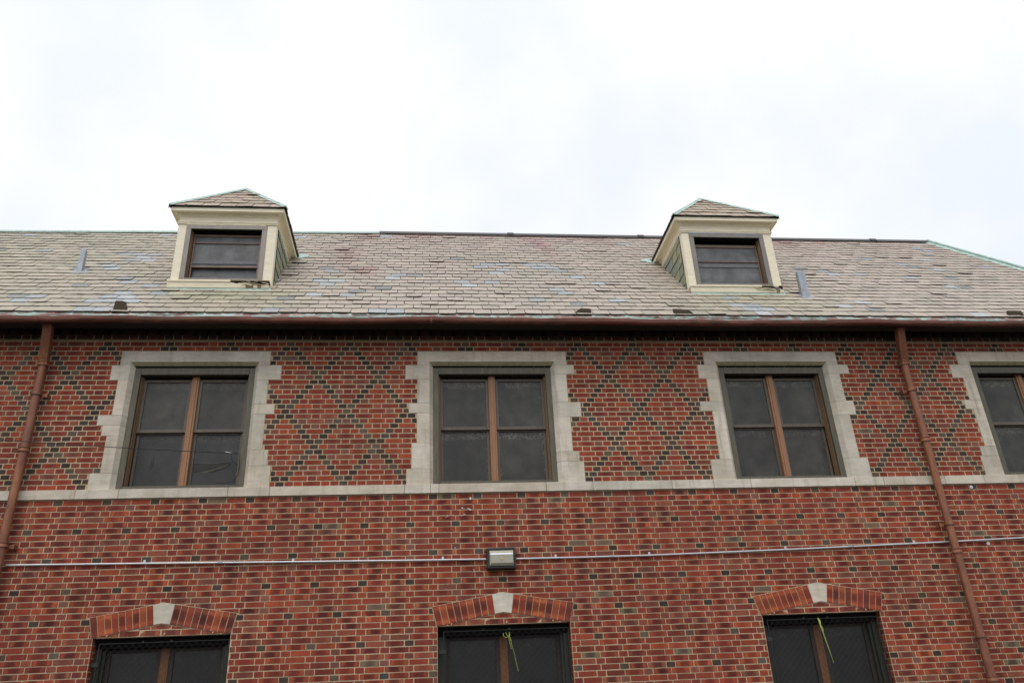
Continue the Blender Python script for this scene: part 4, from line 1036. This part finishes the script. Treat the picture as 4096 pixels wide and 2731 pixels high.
bl.tube([(LX - .0, -.137, LZ - .012), (LX, -.1405, LZ - .012)], [.013, .012], 12); bl.build('lamp_bulb', flat('amber_lamp', A((176, 160, 84), 1.3), .4), wlo)

# ------------------------------------------------------------------ cable, cords, anchors, splashes, loose slates
cbm = MB(); A0, A1 = Vector((-7.6, -1.0, .62)), Vector((-2.27, -.03, .404)); pts = []
for i in range(25):
    t = i / 24; p = A0.lerp(A1, t); p.z -= .06 * 4 * t * (1 - t); pts.append(tuple(p))
cbm.tube(pts, .0042, 6)
cbm.tube([(-2.425, -.035, .422), (-2.36, -.03, .411), (-2.33, -.028, .408)], .0045, 6, m=1)
cbm.tube([(-2.357, -.03, .404), (-2.345, -.02, .33), (-2.31, -.012, .285), (-2.275, .02, .282)], .0035, 5)
cbm.tube([(-2.262, .0, .41), (-2.262, .03, .28), (-2.268, .03, .17), (-2.3, .03, .1), (-2.36, .02, .07), (-2.5, .02, .06)], .004, 5)
tag(cbm.build('cable', [M_black, M_cond], None, A1), 'thin black cable stretched in front of the left downspout to the window with torn screens', 'cable')
def cord(paths, label, org):
    m = MB()
    for p in paths: m.tube(p[0], p[1], 5)
    tag(m.build('cord', M_cord, None, org), label, 'cord', 'yellow-green cords tied to the window guards')
yc = .038
cord([([(.775, yc, -1.69), (.77, yc - .006, -1.715), (.79, yc - .01, -1.74), (.82, yc, -1.735), (.845, yc - .008, -1.715), (.842, yc, -1.68), (.835, yc - .004, -1.72), (.85, yc - .008, -1.76), (.86, yc, -1.81)], .0035),
      ([(.80, yc - .004, -1.685), (.815, yc - .012, -1.72), (.845, yc - .012, -1.74), (.858, yc - .012, -1.78)], .003),
      ([(.83, yc - .01, -1.74), (.84, yc - .014, -1.8), (.856, yc - .01, -1.86)], .003),
      ([(.86, yc - .004, -1.81), (.885, yc - .006, -1.9), (.90, yc - .004, -1.99), (.922, yc - .004, -2.09)], .0022)],
     'short knotted yellow-green cord looped on the middle window guard', (.8, yc, -1.7))
cord([([(4.44, yc, -1.65), (4.452, yc - .01, -1.69), (4.446, yc - .014, -1.73), (4.462, yc - .01, -1.80), (4.48, yc - .006, -1.9), (4.502, yc - .006, -2.02), (4.52, yc - .004, -2.14)], [.009, .011, .010, .008, .006, .004, .002]),
      ([(4.435, yc - .004, -1.65), (4.44, yc - .012, -1.71), (4.47, yc - .016, -1.77), (4.46, yc - .016, -1.83), (4.48, yc - .012, -1.87)], .0035)],
     'long frayed yellow-green cord hanging down the right window guard', (4.45, yc, -1.66))
for (x, z, lb) in ((6.785, -.151, 'small round metal wall anchor just under the stone band, right of the downspout'), (6.786, -.86, 'small round metal wall anchor just under the conduit, right of the downspout')):
    m = MB(); m.tube([(x, -.004, z), (x, -.010, z), (x, -.0105, z), (x, -.011, z)], [.021, .021, .019, .008], 14, sm=False); m.tube([(x, -.010, z), (x, -.018, z)], .006, 8)
    tag(m.build('wall_anchor', M_cond, None, (x, 0, z)), lb, 'wall anchor', 'round metal wall anchors')
sp_ = MB()
def spl(x, z, w_, h, ang=0):
    n = 9; pts = []
    for i in range(n):
        t = 2 * math.pi * i / n; r_ = U(.6, 1.1); a_, b_ = r_ * w_ * math.cos(t), r_ * h * math.sin(t)
        pts.append((x + a_ * math.cos(ang) - b_ * math.sin(ang), z + a_ * math.sin(ang) + b_ * math.cos(ang)))
    blob(sp_, pts, -.006, t=.0015)
for a in ((.44, -.18, .012, .02), (.44, -.165, .006, .008), (.34, -.29, .01, .008, .6), (.36, -.30, .008, .004), (.43, -.31, .02, .009, -.4), (.41, -.30, .01, .006), (.36, -.372, .03, .004, .5), (.33, -.382, .015, .003), (.17, -.38, .004, .014), (.235, -.375, .003, .014), (.15, -.395, .008, .003), (.46, -1.0, .004, .01), (.465, -1.02, .01, .006), (.25, -.75, .014, .003, .8), (-.25, -.46, .004, .004), (.9, -.36, .003, .004), (.7, -.2, .004, .003), (1.05, -.5, .003, .01)): spl(*a)
sp_.build('bird_droppings', M_white, bld)
FR = [((-3.74, .095), [(-.08, -.10), (.10, -.10), (.035, .09), (-.01, .105), (-.08, .105)], 'tallest dark slate scrap standing in the gutter below the left dormer'),
      ((1.92, .055), [(-.15, -.06), (.09, -.06), (.09, .065), (-.04, .07), (-.12, .0)], 'dark slate scrap in the gutter midway between the dormers'),
      ((3.22, .06), [(-.12, -.06), (.13, -.06), (.13, .0), (.09, .035), (.0, .055), (-.12, .07)], 'dark slate scrap in the gutter just left below the right dormer'),
      ((7.86, .06), [(-.13, -.06), (.12, -.06), (.10, .075), (-.09, .075)], 'dark slate scrap in the gutter beyond the right downspout')]
for (x, s), pl, lb in FR:
    m = MB(); n = len(pl)
    top = [(x + p[0], -.455 + (s + p[1]) * .2, 2.035 + (s + p[1]) * .93) for p in pl]; bot = [(p[0], p[1] + .035, p[2] + .01) for p in top]
    m.face(top); m.face(bot[::-1])
    for i in range(n): m.face([top[i], top[(i + 1) % n], bot[(i + 1) % n], bot[i]])
    tag(m.build('slate_scrap', M_moss, None, (x, -.44, 2.03)), lb, 'slate scrap', 'loose slate scraps lying in the gutter')
# little white gutter straps under the first slates
gs = MB()
for x in (-2.12, -1.62, -1.03, .85, 3.4): gs.box(x - .014, x + .014, -.45, -.43, 2.01, 2.05)
gs.build('gutter_strap', M_cond, go)
